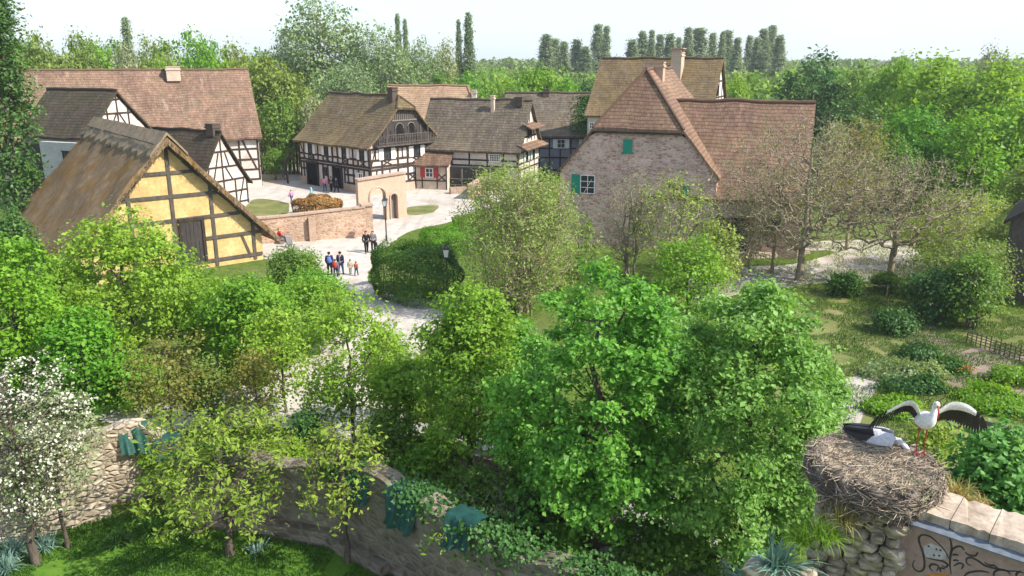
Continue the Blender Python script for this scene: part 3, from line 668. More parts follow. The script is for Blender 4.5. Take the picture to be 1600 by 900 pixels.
# ---- tan-roofed house behind it
pF = at(740, 133, 112)
h = House('tan_roofed_house', 'house with pale tan tiled roof rising behind the balcony gable', -4.6, 112.0, 84, 6.6, 4.2, 11.2, 12.5, oh=0.5, ov=0.4)
h.roof(M['tile_tan'], hipf=(0.6, 1.5)); h.walls(M['white'])
h.timber({'left': wall_grid(0.5, 12, [0.6, 2.0, 3.6], [0.5, 3, 6, 9, 12])}, M['timber'])
h.chimney(-1.2, 0.3, 7.0, 10.6, 0.5, 0.5, 'white', cap=False)

# ---- grey-roofed house with white gable and pent roofs
h = House('pent_gable_house', 'long grey brown roofed house with white gable stepped by little tiled pent roofs', 2.4, 95.2, 71, 4.5, 4.5, 10.05, 13.0, oh=0.5, ov=0.4, flare=0.3)
h.roof(M['tile_grey'], nv=18, wobble=0.08); h.walls(M['white'])
for (z, uu) in ((4.75, 4.3), (7.0, 2.7)):
    pb = h.mb(); pb.slab([[(-uu, -0.75, z), (uu, -0.75, z)], [(-uu + .3, h.ov + .02, z + 0.55), (uu - .3, h.ov + .02, z + 0.55)]], [[(0, 0), (uu * 2, 0)], [(0, .9), (uu * 2, .9)]], (0, 0, -.1)); pb.build('pent_roof', M['tile_house'], h.root)
g = [((-4, z), (4, z)) for z in (1.0, 2.4, 3.1, 4.3)] + [((p, 0.8), (p, 4.5)) for p in (-3.9, -2, 0, 2, 3.9)] + [((-2.6, 6.0), (2.6, 6.0)), ((-.9, 5.4), (-.9, 7)), ((.9, 5.4), (.9, 7)), ((0, 7.6), (0, 9.5)), ((-2.2, 5.4), (-1.3, 6.9), .14), ((2.2, 5.4), (1.3, 6.9), .14)]
lsegs = [((0.5, z), (12.6, z)) for z in (2.75, 3.45, 4.3)] + [((p, 2.7), (p, 4.3)) for p in (0.5, 2.2, 4.2, 6.4, 8.6, 10.6, 12.5)]
h.timber({'front': g, 'left': lsegs}, M['timber'], 0.18)
for u in (-1.2, 1.4): h.window('front', u, 3.7, 0.8, 1.0, 'timber', ('pale_paint', (-1, 1), .5), proud=.05)
h.window('front', 0, 6.3, 1.0, 0.9, 'timber', None, proud=.05)
h.window('left', 3.2, 3.75, 1.3, 0.8, 'white_paint', None, bars=(5, 2), proud=.05)
gl = MB(); gl.box((-4.35, 6.2, 1.3), (0.6, 9.2, 2.5)); glo = gl.build('gallery', M['plank_dark'], h.root)
gr_ = MB()
for z in (0.55, 1.25): gr_.box((-4.72, 6.2, z), (0.1, 9.3, 0.1))
for k in range(6): gr_.box((-4.73, 1.8 + k * 1.76, 1.2), (0.12, 0.14, 2.4))
gr_.build('gallery_rail', M['plank'], glo)
h.chimney(-0.9, 4.6, 8.2, 10.5, 0.4, 0.4, 'cream', cap=False)
h.chimney(0.1, 1.5, 9.4, 10.35, 1.8, 0.9, 'tile_grey', cap=False)

# ---- red-shuttered cottage annex in the yard
p0 = gp(672, 292); 
h = House('red_shutter_annex', 'little lean house with red shutters beside the balcony farmhouse', -6.6, 95.0, 75, 2.8, 2.85, 5.0, 4.6, oh=0.35, ov=0.3, flare=0.15)
h.roof(M['tile_house'], nv=8, nt=6); h.walls(M['cream'])
h.timber({'left': [((0.4, z), (4.2, z)) for z in (1.0, 2.7)] + [((p, .1), (p, 2.7)) for p in (.4, 1.5, 3.4, 4.2)] + X(.5, 1.4, 1.1, 1.8)}, M['timber'], 0.13)
h.window('left', 2.45, 1.95, .9, 1.0, 'white_paint', ('red_paint', (-1, 1), .6), proud=.04)

# ---- ivy-hung house further right
pI = at(915, 156, 112)
h = House('ivy_roofed_house', 'blue walled house with ivy creeping over its brown tiled roof', 14.0, 110.5, 88, 5.0, 5.0, 10.3, 15.0, oh=0.5, ov=0.4)
h.roof(M['tile_grey'], nv=18); h.walls(M['bluewash'])
h.timber({'left': wall_grid(.5, 14.5, [0.5, 2.2, 3.4, 4.7], list(np.arange(.5, 14.6, 1.4)))}, M['timber'])
h.window('left', 4.0, 4.0, 1.0, 1.1, 'white_paint', ('white_paint', (-1, 1), .5), proud=.05)
h.window('left', 7.4, 4.0, 1.0, 1.1, 'white_paint', ('white_paint', (-1, 1), .5), proud=.05)
h.chimney(0, 9.4, 9.8, 10.75, 1.1, .8, 'tile_grey', cap=False)
IVY_HOUSE = h

# ---- tall back house
h = House('tall_back_house', 'tall house with mossy yellow brown roof and big capped chimney behind the stone house', 24.5, 96.2, 66, 6.1, 8.25, 14.74, 14.8, oh=0.4, ov=0.35, flare=0.2)
h.roof(M['tile_back'], nv=20, wobble=0.09); h.walls(M['white'])
h.timber({'front': gable_grid(h, [8.6, 10.4, 12.2], [0, -2, 2, -4], .2)}, M['timber'], 0.16)
h.window('front', -1.2, 11.2, 0.5, 1.2, 'timber', None, proud=.05)
h.chimney(-1.6, 5.0, 11.6, 15.3, 1.6, 1.2, 'stone_gate', cap=True)
h.window('left', 13.9, 7.1, .5, .7, 'white_paint', None, proud=.05)

# ---- pink stone house with red roof, green shutters and a wing
h = House('pink_stone_house', 'pink rubble stone house with half hipped red roof, green shutters and long tiled wing', 9.7, 62.8, -20.2, 6.44, 5.95, 13.83, 14.5, oh=0.22, ov=0.2, flare=0.12, thick=0.26)
h.roof(M['tile_house'], hipf=(0.45, 2.56), nv=22, nt=16, wobble=0.07); h.walls(M['stone_house'])
eb = MB(); hz = h.z(.45); hw = h.w * .55
eb.box((0, -0.02, hz - 0.30), (2 * hw - .2, .3, .16)); eb.build('hip_eave_board', M['timber'], h.root)
h.window('front', -3.9, 4.9, 1.15, 1.45, 'white_paint', ('green_paint', (-1,), 0.72), bars=(1, 2), proud=.02, fw=.05)
h.window('front', 3.1, 4.7, 1.0, 1.2, 'plank', ('green_paint', (1,), 0.5), bars=(1, 1), proud=.02)
sb = MB(); sb.box((-0.75, h.ov - .06, 8.1), (.72, .06, 1.0)); sb.box((-0.75, h.ov - .05, 7.55), (.95, .14, .12)); 
sb.build('loft_shutter', M['green_paint'], h.root)
h.window('front', 0.3, 1.6, .8, .9, 'plank', None, proud=.02)
h.chimney(0.1, 5.6, 12.6, 14.3, 1.5, 1.0, 'coping', cap=False)
# wing: ridge at right angles to the main ridge
T = Matrix.Translation((12.75, 6.0, 0)) @ Matrix.Rotation(R(90), 4, 'Z')
wgh = House('wing', '', 0, 0, 0, 5.9, 4.3, 11.35, 12.2, oh=0.3, ov=0.25, flare=0.1, parent=h.root, T=T)
wgh.roof(M['tile_house'], nv=22, nt=14, wobble=0.08, name='wing_roof'); wgh.walls(M['stone_house'], name='wing_wall')
wgh.door('left', 5.2, 2.2, 2.6, 'plank_dark', 'timber'); wgh.window('left', 9.0, 2.4, 1.0, 1.2, 'plank', None, proud=.02); wgh.window('left', 2.2, 2.4, 1.0, 1.2, 'plank', None, proud=.02)

# ---- dark corner of a house at the right edge
h = House('grey_corner_house', 'grey rendered house corner with dark eave at the right edge of the view', 33.2, 46.4, -36, 3.6, 5.0, 8.4, 9.0, oh=0.35, ov=0.3)
h.roof(M['tile_dark'], nv=10, nt=6); h.walls(M['timber_grey']); h.door('front', -.6, 1.1, 2.1, 'plank_dark', 'timber')

# ---------------------------------------------------------------- ground, paths, lawns
def sheet(name, pts, mat, z, kind='structure', sub=None):
    """flat polygon with softly wandering outline"""
    P = [Vector((p[0], p[1])) for p in pts]; out = []
    n = len(P)
    for i in range(n):
        a, b, c, d = P[i - 1], P[i], P[(i + 1) % n], P[(i + 2) % n]
        k = max(2, int((c - b).length / 0.7))
        for j in range(k):
            t = j / k
            q = 0.5 * ((2 * b) + (c - a) * t + (2 * a - 5 * b + 4 * c - d) * t * t + (3 * b - a - 3 * c + d) * t ** 3)
            q += Vector((noise.noise(Vector((q.x * .9, q.y * .9, 1))), noise.noise(Vector((q.x * .9, q.y * .9, 5))))) * 0.22
            out.append((q.x, q.y, z))
    me = bpy.data.meshes.new(name); bm = bmesh.new(); vs = [bm.verts.new(p) for p in out]; f = bm.faces.new(vs)
    bmesh.ops.triangulate(bm, faces=[f]); bmesh.ops.recalc_face_normals(bm, faces=bm.faces)
    if bm.faces[:][0].normal.z < 0: bmesh.ops.reverse_faces(bm, faces=bm.faces)
    bm.to_mesh(me); bm.free(); me.materials.append(mat)
    return tag(link(bpy.data.objects.new(name, me)), kind=kind)
g = MB(); g.add([(-1400, -150, 0), (1400, -150, 0), (1400, 1750, 0), (-1400, 1750, 0)], [(0, 1, 2, 3)])
tag(g.build('ground', M['ground']), kind='structure')
def px(*pp): return [gp(*q) for q in pp]
sheet('plaza', px((360, 272), (450, 262), (560, 262), (640, 270), (690, 268), (720, 265), (770, 262), (830, 264), (800, 300), (760, 330), (690, 350), (640, 362), (600, 392), (575, 440), (640, 466), (720, 470), (690, 505), (655, 560), (640, 640), (560, 690), (440, 668), (330, 670), (200, 668), (150, 640), (330, 620), (460, 560), (520, 500), (490, 440), (400, 395), (350, 330)), M['gravel'], 0.008)
sheet('path', px((1090, 425), (1240, 412), (1300, 392), (1160, 395), (1130, 380), (1300, 376), (1390, 376), (1440, 400), (1425, 432), (1300, 442), (1240, 448), (1160, 458), (1090, 470)), M['gravel_pink'], 0.008)
sheet('garden_path', px((1300, 610), (1345, 585), (1380, 590), (1350, 640), (1330, 700), (1270, 700)), M['gravel_pink'], 0.010)
sheet('garden_grass', px((1250, 470), (1420, 455), (1600, 500), (1720, 540), (1720, 720), (1250, 740)), M['lawn_dry'], 0.004)
sheet('soil', px((1405, 575), (1440, 555), (1500, 545), (1590, 552), (1610, 600), (1560, 612), (1480, 600)), M['soil'], 0.012)
sheet('soil', px((1430, 520), (1490, 530), (1480, 545), (1425, 545)), M['soil'], 0.012)
sheet('soil', px((1560, 610), (1700, 600), (1720, 640), (1600, 640)), M['soil'], 0.014)
sheet('yard_grass', px((640, 324), (684, 321), (676, 332), (640, 336)), M['lawn_dry'], 0.014)
sheet('yard_grass', px((395, 312), (450, 318), (440, 340), (385, 345)), M['lawn_dry'], 0.014)
lawn_px = [(-120, 860), (60, 838), (180, 805), (300, 803), (400, 818), (530, 842), (615, 888), (700, 945), (800, 1100), (-200, 1100)]
sheet('lawn', px(*lawn_px), M['lawn'], 0.006)
sheet('paving', px((640, 660), (800, 690), (950, 740), (1100, 800), (1250, 1000), (700, 1000), (640, 890), (560, 720)), M['paving'], 0.005)

# ---------------------------------------------------------------- leaves and trees
def quads_from(P, Nn, U, ln, wd, fold):
    """leaf quads: P base points, Nn normals, U in-plane axis, ln/wd arrays"""
    W_ = np.cross(Nn, U); n = len(P)
    V = np.empty((n, 4, 3))
    V[:, 0] = P - U * (ln * .5)[:, None]
    V[:, 1] = P + W_ * (wd * .5)[:, None] + Nn * (fold * wd)[:, None] - U * (ln * .06)[:, None]
    V[:, 2] = P + U * (ln * .5)[:, None] - Nn * (fold * wd * .5)[:, None]
    V[:, 3] = P - W_ * (wd * .5)[:, None] + Nn * (fold * wd)[:, None] - U * (ln * .06)[:, None]
    return V.reshape(-1, 3), np.arange(4 * n).reshape(n, 4)
def unit(a): return a / (np.linalg.norm(a, axis=-1, keepdims=True) + 1e-9)
def rand_leaves(rg, C, center, size, aspect=0.75, up=0.75, out=0.55, rnd=0.6, droop=0.25):
    n = len(C)
    nn = unit(np.array([0, 0, up]) + out * unit(C - center) + rnd * rg.normal(size=(n, 3)))
    u = rg.normal(size=(n, 3)); u[:, 2] -= droop * 2; u = u - nn * (u * nn).sum(1)[:, None]; u = unit(u)
    ln = size * rg.uniform(0.65, 1.3, n)
    return quads_from(C, nn, u, ln, ln * aspect, rg.uniform(0.0, 0.22, n))
def skeleton(rg, trunk, clumps, r0, sides=5, minr=0.008, bend=0.10, power=0.5):
    """connect every clump to the nearest earlier node; pipe-model radii"""
    nodes = [np.array(p, float) for p in trunk]; par = [-1] + list(range(len(trunk) - 1))
    ntr = len(trunk); order = np.argsort(np.linalg.norm(clumps - nodes[ntr // 2], axis=1))
    arr = np.array(nodes); tips = []
    # order by distance to trunk line
    tr = np.array(trunk); dmin = np.array([np.min(np.linalg.norm(tr - c, axis=1)) for c in clumps]); order = np.argsort(dmin)
    for i in order:
        c = clumps[i]; d = np.linalg.norm(arr - c, axis=1)
        cost = d + 1.2 * np.maximum(0, arr[:, 2] - c[2] + 0.25 * d)
        cost[0] += 1e6
        k = int(np.argmin(cost)); a = arr[k]; L_ = np.linalg.norm(c - a)
        m = (a + c) / 2 + rg.normal(size=3) * bend * L_; m[2] -= 0.06 * L_
        nodes.append(m); par.append(k); nodes.append(c.copy()); par.append(len(nodes) - 2); tips.append(len(nodes) - 1)
        arr = np.vstack([arr, m[None], c[None]])
    n = len(nodes); cnt = np.zeros(n)
    for t in tips: cnt[t] += 1
    cnt[ntr - 1] += 1
    for i in range(n - 1, 0, -1): cnt[par[i]] += cnt[i]
    rad = np.maximum(minr, r0 * (cnt / max(cnt[0], 1)) ** power)
    for i in range(ntr): rad[i] = max(rad[i], r0 * (1 - 0.75 * i / ntr))
    rad[0] = r0 * 1.35
    V, F = [], []; nv = 0
    ang = np.arange(sides) * 2 * np.pi / sides; ca, sa = np.cos(ang), np.sin(ang)
    for i in range(1, n):
        a, b = arr[par[i]], arr[i]; d = b - a; L_ = np.linalg.norm(d)
        if L_ < 1e-6: continue
        d = d / L_; x = np.cross(d, [0, 0, 1.0]) if abs(d[2]) < .95 else np.cross(d, [1.0, 0, 0]); x /= np.linalg.norm(x); y = np.cross(d, x)
        ring = ca[:, None] * x + sa[:, None] * y
        ra = rad[par[i]] if i < ntr else min(rad[par[i]], rad[i] * 1.35)
        V.append(a + ring * ra); V.append(b + ring * rad[i])
        for k in range(sides): F.append((nv + k, nv + (k + 1) % sides, nv + sides + (k + 1) % sides, nv + sides + k))
        nv += 2 * sides
    return np.vstack(V), np.array(F), arr, par, rad
def crown_points(rg, n, H, W, cb, shape, lumps=7, shell=0.55):
    """points through a crown of total height H, width W, lowest foliage at fraction cb"""
    h0, h1 = cb * H, H; ch = h1 - h0; r = W / 2
    if shape == 'column':
        t = rg.uniform(0, 1, n); rr = r * np.minimum(1, 1.9 * np.minimum(t * 1.2 + .18, (1.03 - t) ** .75 * .75)) * np.sqrt(rg.uniform(.15, 1, n)); a = rg.uniform(0, 2 * np.pi, n)
        return np.stack([rr * np.cos(a), rr * np.sin(a), h0 + ch * t], 1)
    if shape == 'vase':
        t = rg.uniform(0, 1, n) ** .75; rr = r * (0.35 + .65 * np.sin(np.pi * np.minimum(t * .75 + .12, 1))) * np.sqrt(rg.uniform(.05, 1, n)); a = rg.uniform(0, 2 * np.pi, n)
        return np.stack([rr * np.cos(a), rr * np.sin(a), h0 + ch * t], 1)
    E = [(0, 0, h0 + ch * .52, r * .78, ch * .50)]
    for k in range(lumps):
        a = 2 * np.pi * (k + rg.uniform(-.3, .3)) / lumps; zz = rg.uniform(.18, .82)
        f = (math.sin(np.pi * min(1, zz * .85 + .12)) ** .6) * (1 if shape != 'egg' else (1.25 - .75 * zz))
        er = r * rg.uniform(.34, .5); d = max(0.0, r * f - er) * rg.uniform(.85, 1.08)
        E.append((d * math.cos(a), d * math.sin(a), h0 + ch * zz, er, er * rg.uniform(.75, 1.0) * min(1.3, ch / W + .3)))
    E.append((rg.uniform(-.15, .15) * r, rg.uniform(-.15, .15) * r, h1 - ch * .2, r * .42, ch * .2))
    wts = np.array([e[3] ** 2 * e[4] for e in E]) ** .8; wts /= wts.sum(); idx = rg.choice(len(E), n, p=wts)
    E = np.array(E)[idx]; dirs = unit(rg.normal(size=(n, 3))); rad = rg.uniform(0, 1, n) ** (1 / 3.0) * (1 - shell) + shell * rg.uniform(.75, 1.0, n)
    P = E[:, :3] + dirs * rad[:, None] * np.stack([E[:, 3], E[:, 3], E[:, 4]], 1)
    P[:, 2] = np.clip(P[:, 2], h0 * .9, h1 * 1.01); return P
def tree_parts(seed, H, W, cb=.25, shape='round', clumps=200, per=60, leaf=.16, cr=.45, tr=.16, leafmat='lf_lime', bark='bark', aspect=.72, lean=(0, 0), flat=.7, sides=5, stems=1, up=.75, rnd=.6, droop=.25, shell=.55, lumps=7, second=None, bend=.1, trunk_h=.8, gap=0.0, minr=.008, twigs=0, power=.5):
    rg = np.random.default_rng(seed)
    C = crown_points(rg, clumps, H, W, cb, shape, lumps, shell)
    C[:, 0] += lean[0] * (C[:, 2] / H); C[:, 1] += lean[1] * (C[:, 2] / H)
    if gap > 0:
        keep = np.array([noise.noise(Vector((p[0] * 1.1 / max(W, 3) * 5, p[1] * 1.1 / max(W, 3) * 5, p[2] * 1.1 / max(W, 3) * 5 + seed))) > -0.55 + gap for p in C]); C = C[keep] if keep.sum() > 10 else C
    tv, tf, off = [], [], 0
    for q in range(stems):
        n = 7; ox, oy = (0, 0) if stems == 1 else (rg.normal(0, W * .07), rg.normal(0, W * .07)); tx, ty = (0, 0) if stems == 1 else (rg.normal(0, W * .2), rg.normal(0, W * .2))
        trunk = [(ox + (tx + lean[0] * .8) * (k / n) + rg.normal(0, .015 * H) * (k > 0) * .6, oy + (ty + lean[1] * .8) * (k / n) + rg.normal(0, .015 * H) * (k > 0) * .6, H * trunk_h * k / n) for k in range(n + 1)]
        sel = C if stems == 1 else C[rg.integers(0, stems, len(C)) == q]
        if len(sel) == 0: continue
        V, F, arr, par, rad = skeleton(rg, trunk, sel, tr, sides, minr, bend, power); tv.append(V); tf.append(F + off); off += len(V)
    trunkVF = (np.vstack(tv), np.vstack(tf))
    n = clumps if False else len(C); per_n = np.maximum(1, (per * rg.uniform(.5, 1.5, n)).astype(int)) if per > 0 else np.zeros(n, int)
    idx = np.repeat(np.arange(n), per_n); P = C[idx] + rg.normal(size=(len(idx), 3)) * np.array([1, 1, flat]) * cr * .6 * rg.uniform(.6, 1.3, n)[idx][:, None]
    P[:, 2] = np.maximum(P[:, 2], .05)
    cen = np.array([lean[0] * .5, lean[1] * .5, H * (cb + (1 - cb) * .35)])
    if twigs:
        tw = np.repeat(np.arange(n), twigs); A = C[tw]; Bq = A + rg.normal(size=(len(tw), 3)) * np.array([1, 1, flat]) * cr * .75 + np.array([0, 0, .05]); k_ = len(tw)
        dd = unit(Bq - A); xx_ = unit(np.cross(dd, rg.normal(size=(k_, 3)))); yy_ = np.cross(dd, xx_); tvv = np.empty((k_, 4, 3)); r_ = max(.004, minr * .6)
        tvv[:, 0] = A + xx_ * r_; tvv[:, 1] = A - xx_ * r_ * .5 + yy_ * r_ * .87; tvv[:, 2] = A - xx_ * r_ * .5 - yy_ * r_ * .87; tvv[:, 3] = Bq
        i4 = np.arange(k_)[:, None] * 4; tF = np.concatenate([i4 + [0, 1, 3, 3], i4 + [1, 2, 3, 3], i4 + [2, 0, 3, 3]]); TWIG = (tvv.reshape(-1, 3), tF[:, :3])
    # every clump is a small dome: leaves face outward from both clump and crown
    loc = unit(P - C[idx]) * .9 + unit(P - cen) * .7
    m = len(P); nn = unit(np.array([0, 0, up]) + .55 * loc + rnd * rg.normal(size=(m, 3)))
    u = rg.normal(size=(m, 3)); u[:, 2] -= droop * 2; u = unit(u - nn * (u * nn).sum(1)[:, None])
    ln = leaf * np.clip(np.exp(rg.normal(-.05, .34, m)), .35, 1.75)
    leafVF = quads_from(P, nn, u, ln, ln * aspect, rg.uniform(0, .22, m))
    if twigs:
        V0, F0 = trunkVF; trunkVF = (np.vstack([V0, TWIG[0]]), [list(f) for f in F0] + [list(f) for f in (TWIG[1] + len(V0))])
    return trunkVF, leafVF
def tree(name, label, cat, loc, group=None, crown='crown', leafmat='lf_lime', bark='bark', rz=0.0, **k):
    t = thing(name, label, cat, loc, rz, group)
    tr, lf = tree_parts(leafmat=leafmat, bark=bark, **k)
    np_obj('trunk', tr[0], tr[1], M[bark], t, True)
    if len(lf[1]): np_obj(crown, lf[0], lf[1], M[leafmat], t)
    return t
def place(pxc, Y, ytop, wpx, ymid=None):
    """base location, height and width of a plant standing on the ground at depth Y"""
    top = at(pxc, ytop, Y); mid = at(pxc, ymid if ymid else ytop + wpx * .5, Y)
    d = Y * _c - (mid.z - CAMH) * _s
    return Vector((mid.x, Y, 0)), top.z, wpx * d / FPX
def ptree(name, label, cat, pxc, Y, ytop, wpx, seed, ymid=None, **k):
    loc, H, W = place(pxc, Y, ytop, wpx, ymid)
    return tree(name, label, cat, loc, seed=seed, H=H, W=W, **k)

# --- foreground trees
ptree('lime_tree', 'big bright green broadleaf tree in the middle foreground, lit clumps and dark trunk', 'tree', 935, 20.3, 392, 345, 11, 620, leafmat='lf_lime', clumps=320, per=150, leaf=.135, twigs=5, cr=.37, cb=.06, tr=.16, lumps=13, gap=.30, shell=.72, flat=.6)
ptree('lime_tree', 'largest dense green tree in the foreground, just left of the stork nest', 'tree', 1172, 19.6, 432, 335, 12, 640, leafmat='lf_lime2', clumps=380, per=150, leaf=.125, twigs=5, cr=.37, cb=.02, tr=.16, lumps=14, aspect=.62, droop=.5, gap=.26, shell=.7)
ptree('young_lime_tree', 'medium green tree with dark forked trunk left of the big foreground tree', 'tree', 735, 24.5, 440, 200, 13, 580, leafmat='lf_spring', clumps=260, per=70, leaf=.13, twigs=5, cr=.40, cb=.22, tr=.13, lumps=8, gap=.15)
ptree('young_tree', 'thin airy yellow green tree with slim trunk over the pale path', 'tree', 545, 27.5, 440, 205, 14, 560, leafmat='lf_spring', clumps=210, per=38, leaf=.13, twigs=6, cr=.40, cb=.18, tr=.07, lumps=8, gap=.15)
ptree('walnut_sapling', 'sparse yellow leaved young tree with pale forked trunk on the lawn', 'tree', 345, 21.2, 640, 285, 15, 740, leafmat='lf_yellow', clumps=130, per=44, leaf=.15, twigs=7, cr=.34, cb=.16, tr=.12, lumps=8, aspect=.42, bend=.16)
ptree('slender_tree', 'slender dark trunked tree with few leaves standing at the edge of the lawn', 'tree', 535, 20.9, 668, 190, 16, 760, leafmat='lf_yellow', clumps=60, per=26, leaf=.15, twigs=7, cr=.34, cb=.35, tr=.09, lumps=6, aspect=.45, bend=.14)
ptree('slender_tree', 'spindly yellow leaved sapling with bare grey twigs before the ruined wall', 'tree', 745, 19.4, 770, 240, 17, 850, leafmat='lf_yellow', clumps=60, per=14, leaf=.14, twigs=6, cr=.3, cb=.42, tr=.05, lumps=6, aspect=.4, bend=.2, bark='bark_pale')
ptree('blossom_tree', 'white blossoming fruit tree in front of the pale stone wall', 'tree', 22, 20.8, 560, 290, 18, 690, leafmat='lf_blossom', clumps=420, per=11, leaf=.07, twigs=6, cr=.20, cb=.22, tr=.12, lumps=10, aspect=.9, gap=.3, bend=.15)
ptree('blossom_leaf_tree', 'half flowering tree with fresh leaves at the lower left edge', 'tree', 85, 21.6, 610, 200, 19, 730, leafmat='lf_pale', clumps=170, per=24, leaf=.10, cr=.35, cb=.2, tr=.06, lumps=6)
ptree('maple_tree', 'dense vivid green rounded tree at the left edge below the thatched roof', 'tree', 20, 31.5, 365, 190, 20, 480, leafmat='lf_bright', clumps=300, per=55, leaf=.17, cr=.5, cb=.1, tr=.14, lumps=9)
ptree('birch_tree', 'wide yellow green tree rising in front of the yellow cottage gable', 'tree', 200, 36, 328, 235, 21, 480, leafmat='lf_spring', clumps=400, per=40, leaf=.17, cr=.5, cb=.12, tr=.12, lumps=10, gap=.12)
ptree('maple_tree', 'bright green low tree between the blossom tree and the yellow green tree', 'tree', 130, 31, 480, 150, 22, 570, leafmat='lf_bright', clumps=170, per=45, leaf=.17, cr=.45, cb=.08, tr=.08, lumps=7)
ptree('green_tree', 'medium green tree before the right corner of the yellow cottage', 'tree', 392, 34.5, 432, 160, 23, 520, leafmat='lf_park', clumps=240, per=42, leaf=.17, cr=.45, cb=.05, tr=.09, lumps=8, gap=.08)
ptree('rust_leaved_tree', 'airy reddish olive young tree in front of the yellow green tree', 'tree', 262, 28.5, 515, 160, 24, 600, leafmat='lf_rust', clumps=120, per=26, leaf=.12, cr=.45, cb=.15, tr=.06, lumps=7, gap=.1)
ptree('rust_leaved_tree', 'airy reddish olive young tree beside the sunlit gravel', 'tree', 400, 28.8, 545, 120, 25, 610, leafmat='lf_rust', clumps=85, per=24, leaf=.12, cr=.42, cb=.15, tr=.05, lumps=6, gap=.1)
ptree('green_tree', 'leafy green tree filling the corner behind the nest wall', 'tree', 1560, 16.2, 668, 190, 26, 740, leafmat='lf_lime2', clumps=200, per=70, leaf=.14, cr=.42, cb=.3, tr=.1, lumps=8, droop=.5)
ptree('yellow_bush', 'yellow green bush behind the standing stork', 'bush', 1452, 19, 655, 110, 27, 700, leafmat='lf_yellow', clumps=90, per=60, leaf=.11, cr=.4, cb=.15, tr=.05, lumps=6)
ptree('green_bush', 'dark ivy bush growing on the ruined wall', 'bush', 478, 25.5, 645, 75, 28, 700, leafmat='lf_dark', clumps=80, per=60, leaf=.12, cr=.35, cb=.05, tr=.05, lumps=5)
ptree('green_bush', 'deep green bush beside the paved yard under the trees', 'bush', 860, 22.5, 720, 170, 29, 780, leafmat='lf_mid', clumps=110, per=60, leaf=.13, cr=.4, cb=.05, tr=.06, lumps=6)
ptree('green_tree', 'medium green tree behind the thin airy tree, left of the hedge', 'tree', 470, 39, 440, 170, 71, 500, leafmat='lf_spring', clumps=230, per=45, leaf=.16, cr=.5, cb=.03, tr=.08, lumps=8, gap=.08)
ptree('green_tree', 'yellow green young tree just right of the yellow cottage door', 'tree', 335, 37, 430, 120, 72, 480, leafmat='lf_spring', clumps=170, per=36, leaf=.16, cr=.45, cb=.05, tr=.06, lumps=7, gap=.1)
ptree('young_lime_tree', 'fresh green tree squeezed between the forked tree and the middle foreground tree', 'tree', 812, 26, 505, 150, 73, 600, leafmat='lf_lime', clumps=190, per=60, leaf=.15, cr=.45, cb=.1, tr=.09, lumps=8, gap=.08)
ptree('young_lime_tree', 'shaded leafy tree behind the gap of the two biggest foreground trees', 'tree', 1040, 25, 480, 190, 74, 600, leafmat='lf_lime2', clumps=230, per=60, leaf=.15, cr=.48, cb=.05, tr=.1, lumps=8)
ptree('young_lime_tree', 'low spring green tree under the forked tree by the paved yard', 'tree', 640, 26.5, 560, 150, 75, 640, leafmat='lf_spring', clumps=150, per=40, leaf=.15, cr=.45, cb=.08, tr=.07, lumps=7, gap=.12)
ptree('young_tree', 'airy yellow green tree over the bend of the path, left of the thin airy tree', 'tree', 440, 31.5, 485, 125, 91, 560, leafmat='lf_spring', clumps=120, per=30, leaf=.14, twigs=5, cr=.42, cb=.1, tr=.06, lumps=8, gap=.12)
ptree('young_tree', 'small airy spring tree between the wooden posts and the forked tree', 'tree', 612, 30, 520, 120, 92, 590, leafmat='lf_spring', clumps=120, per=30, leaf=.13, twigs=5, cr=.4, cb=.12, tr=.05, lumps=7, gap=.15)
ptree('green_tree', 'spring green tree low in front of the yellow cottage door', 'tree', 290, 42, 415, 130, 93, 470, leafmat='lf_spring', clumps=200, per=40, leaf=.17, cr=.45, cb=.03, tr=.07, lumps=8)
ptree('green_bush', 'bright bush on the grass right of the cottage corner post', 'bush', 405, 43, 445, 110, 94, 480, leafmat='lf_park', clumps=140, per=50, leaf=.15, cr=.45, cb=.03, tr=.05, lumps=6)
ptree('green_bush', 'green bush below the thatch at the far left', 'bush', 100, 43, 400, 110, 95, 450, leafmat='lf_park', clumps=150, per=45, leaf=.17, cr=.45, cb=.03, tr=.05, lumps=6)
ptree('green_bush', 'green bush at the foot of the thin airy tree', 'bush', 600, 25, 640, 110, 76, 680, leafmat='lf_mid', clumps=90, per=50, leaf=.13, cr=.4, cb=.03, tr=.05, lumps=6)
ptree('green_bush', 'olive bush between the two reddish young trees', 'bush', 330, 30, 560, 110, 77, 620, leafmat='lf_olive', clumps=100, per=40, leaf=.13, cr=.4, cb=.03, tr=.05, lumps=6, gap=.1)
ptree('green_bush', 'bright bush at the foot of the wide yellow green tree', 'bush', 205, 32, 560, 130, 78, 600, leafmat='lf_spring', clumps=120, per=50, leaf=.15, cr=.45, cb=.03, tr=.05, lumps=6)
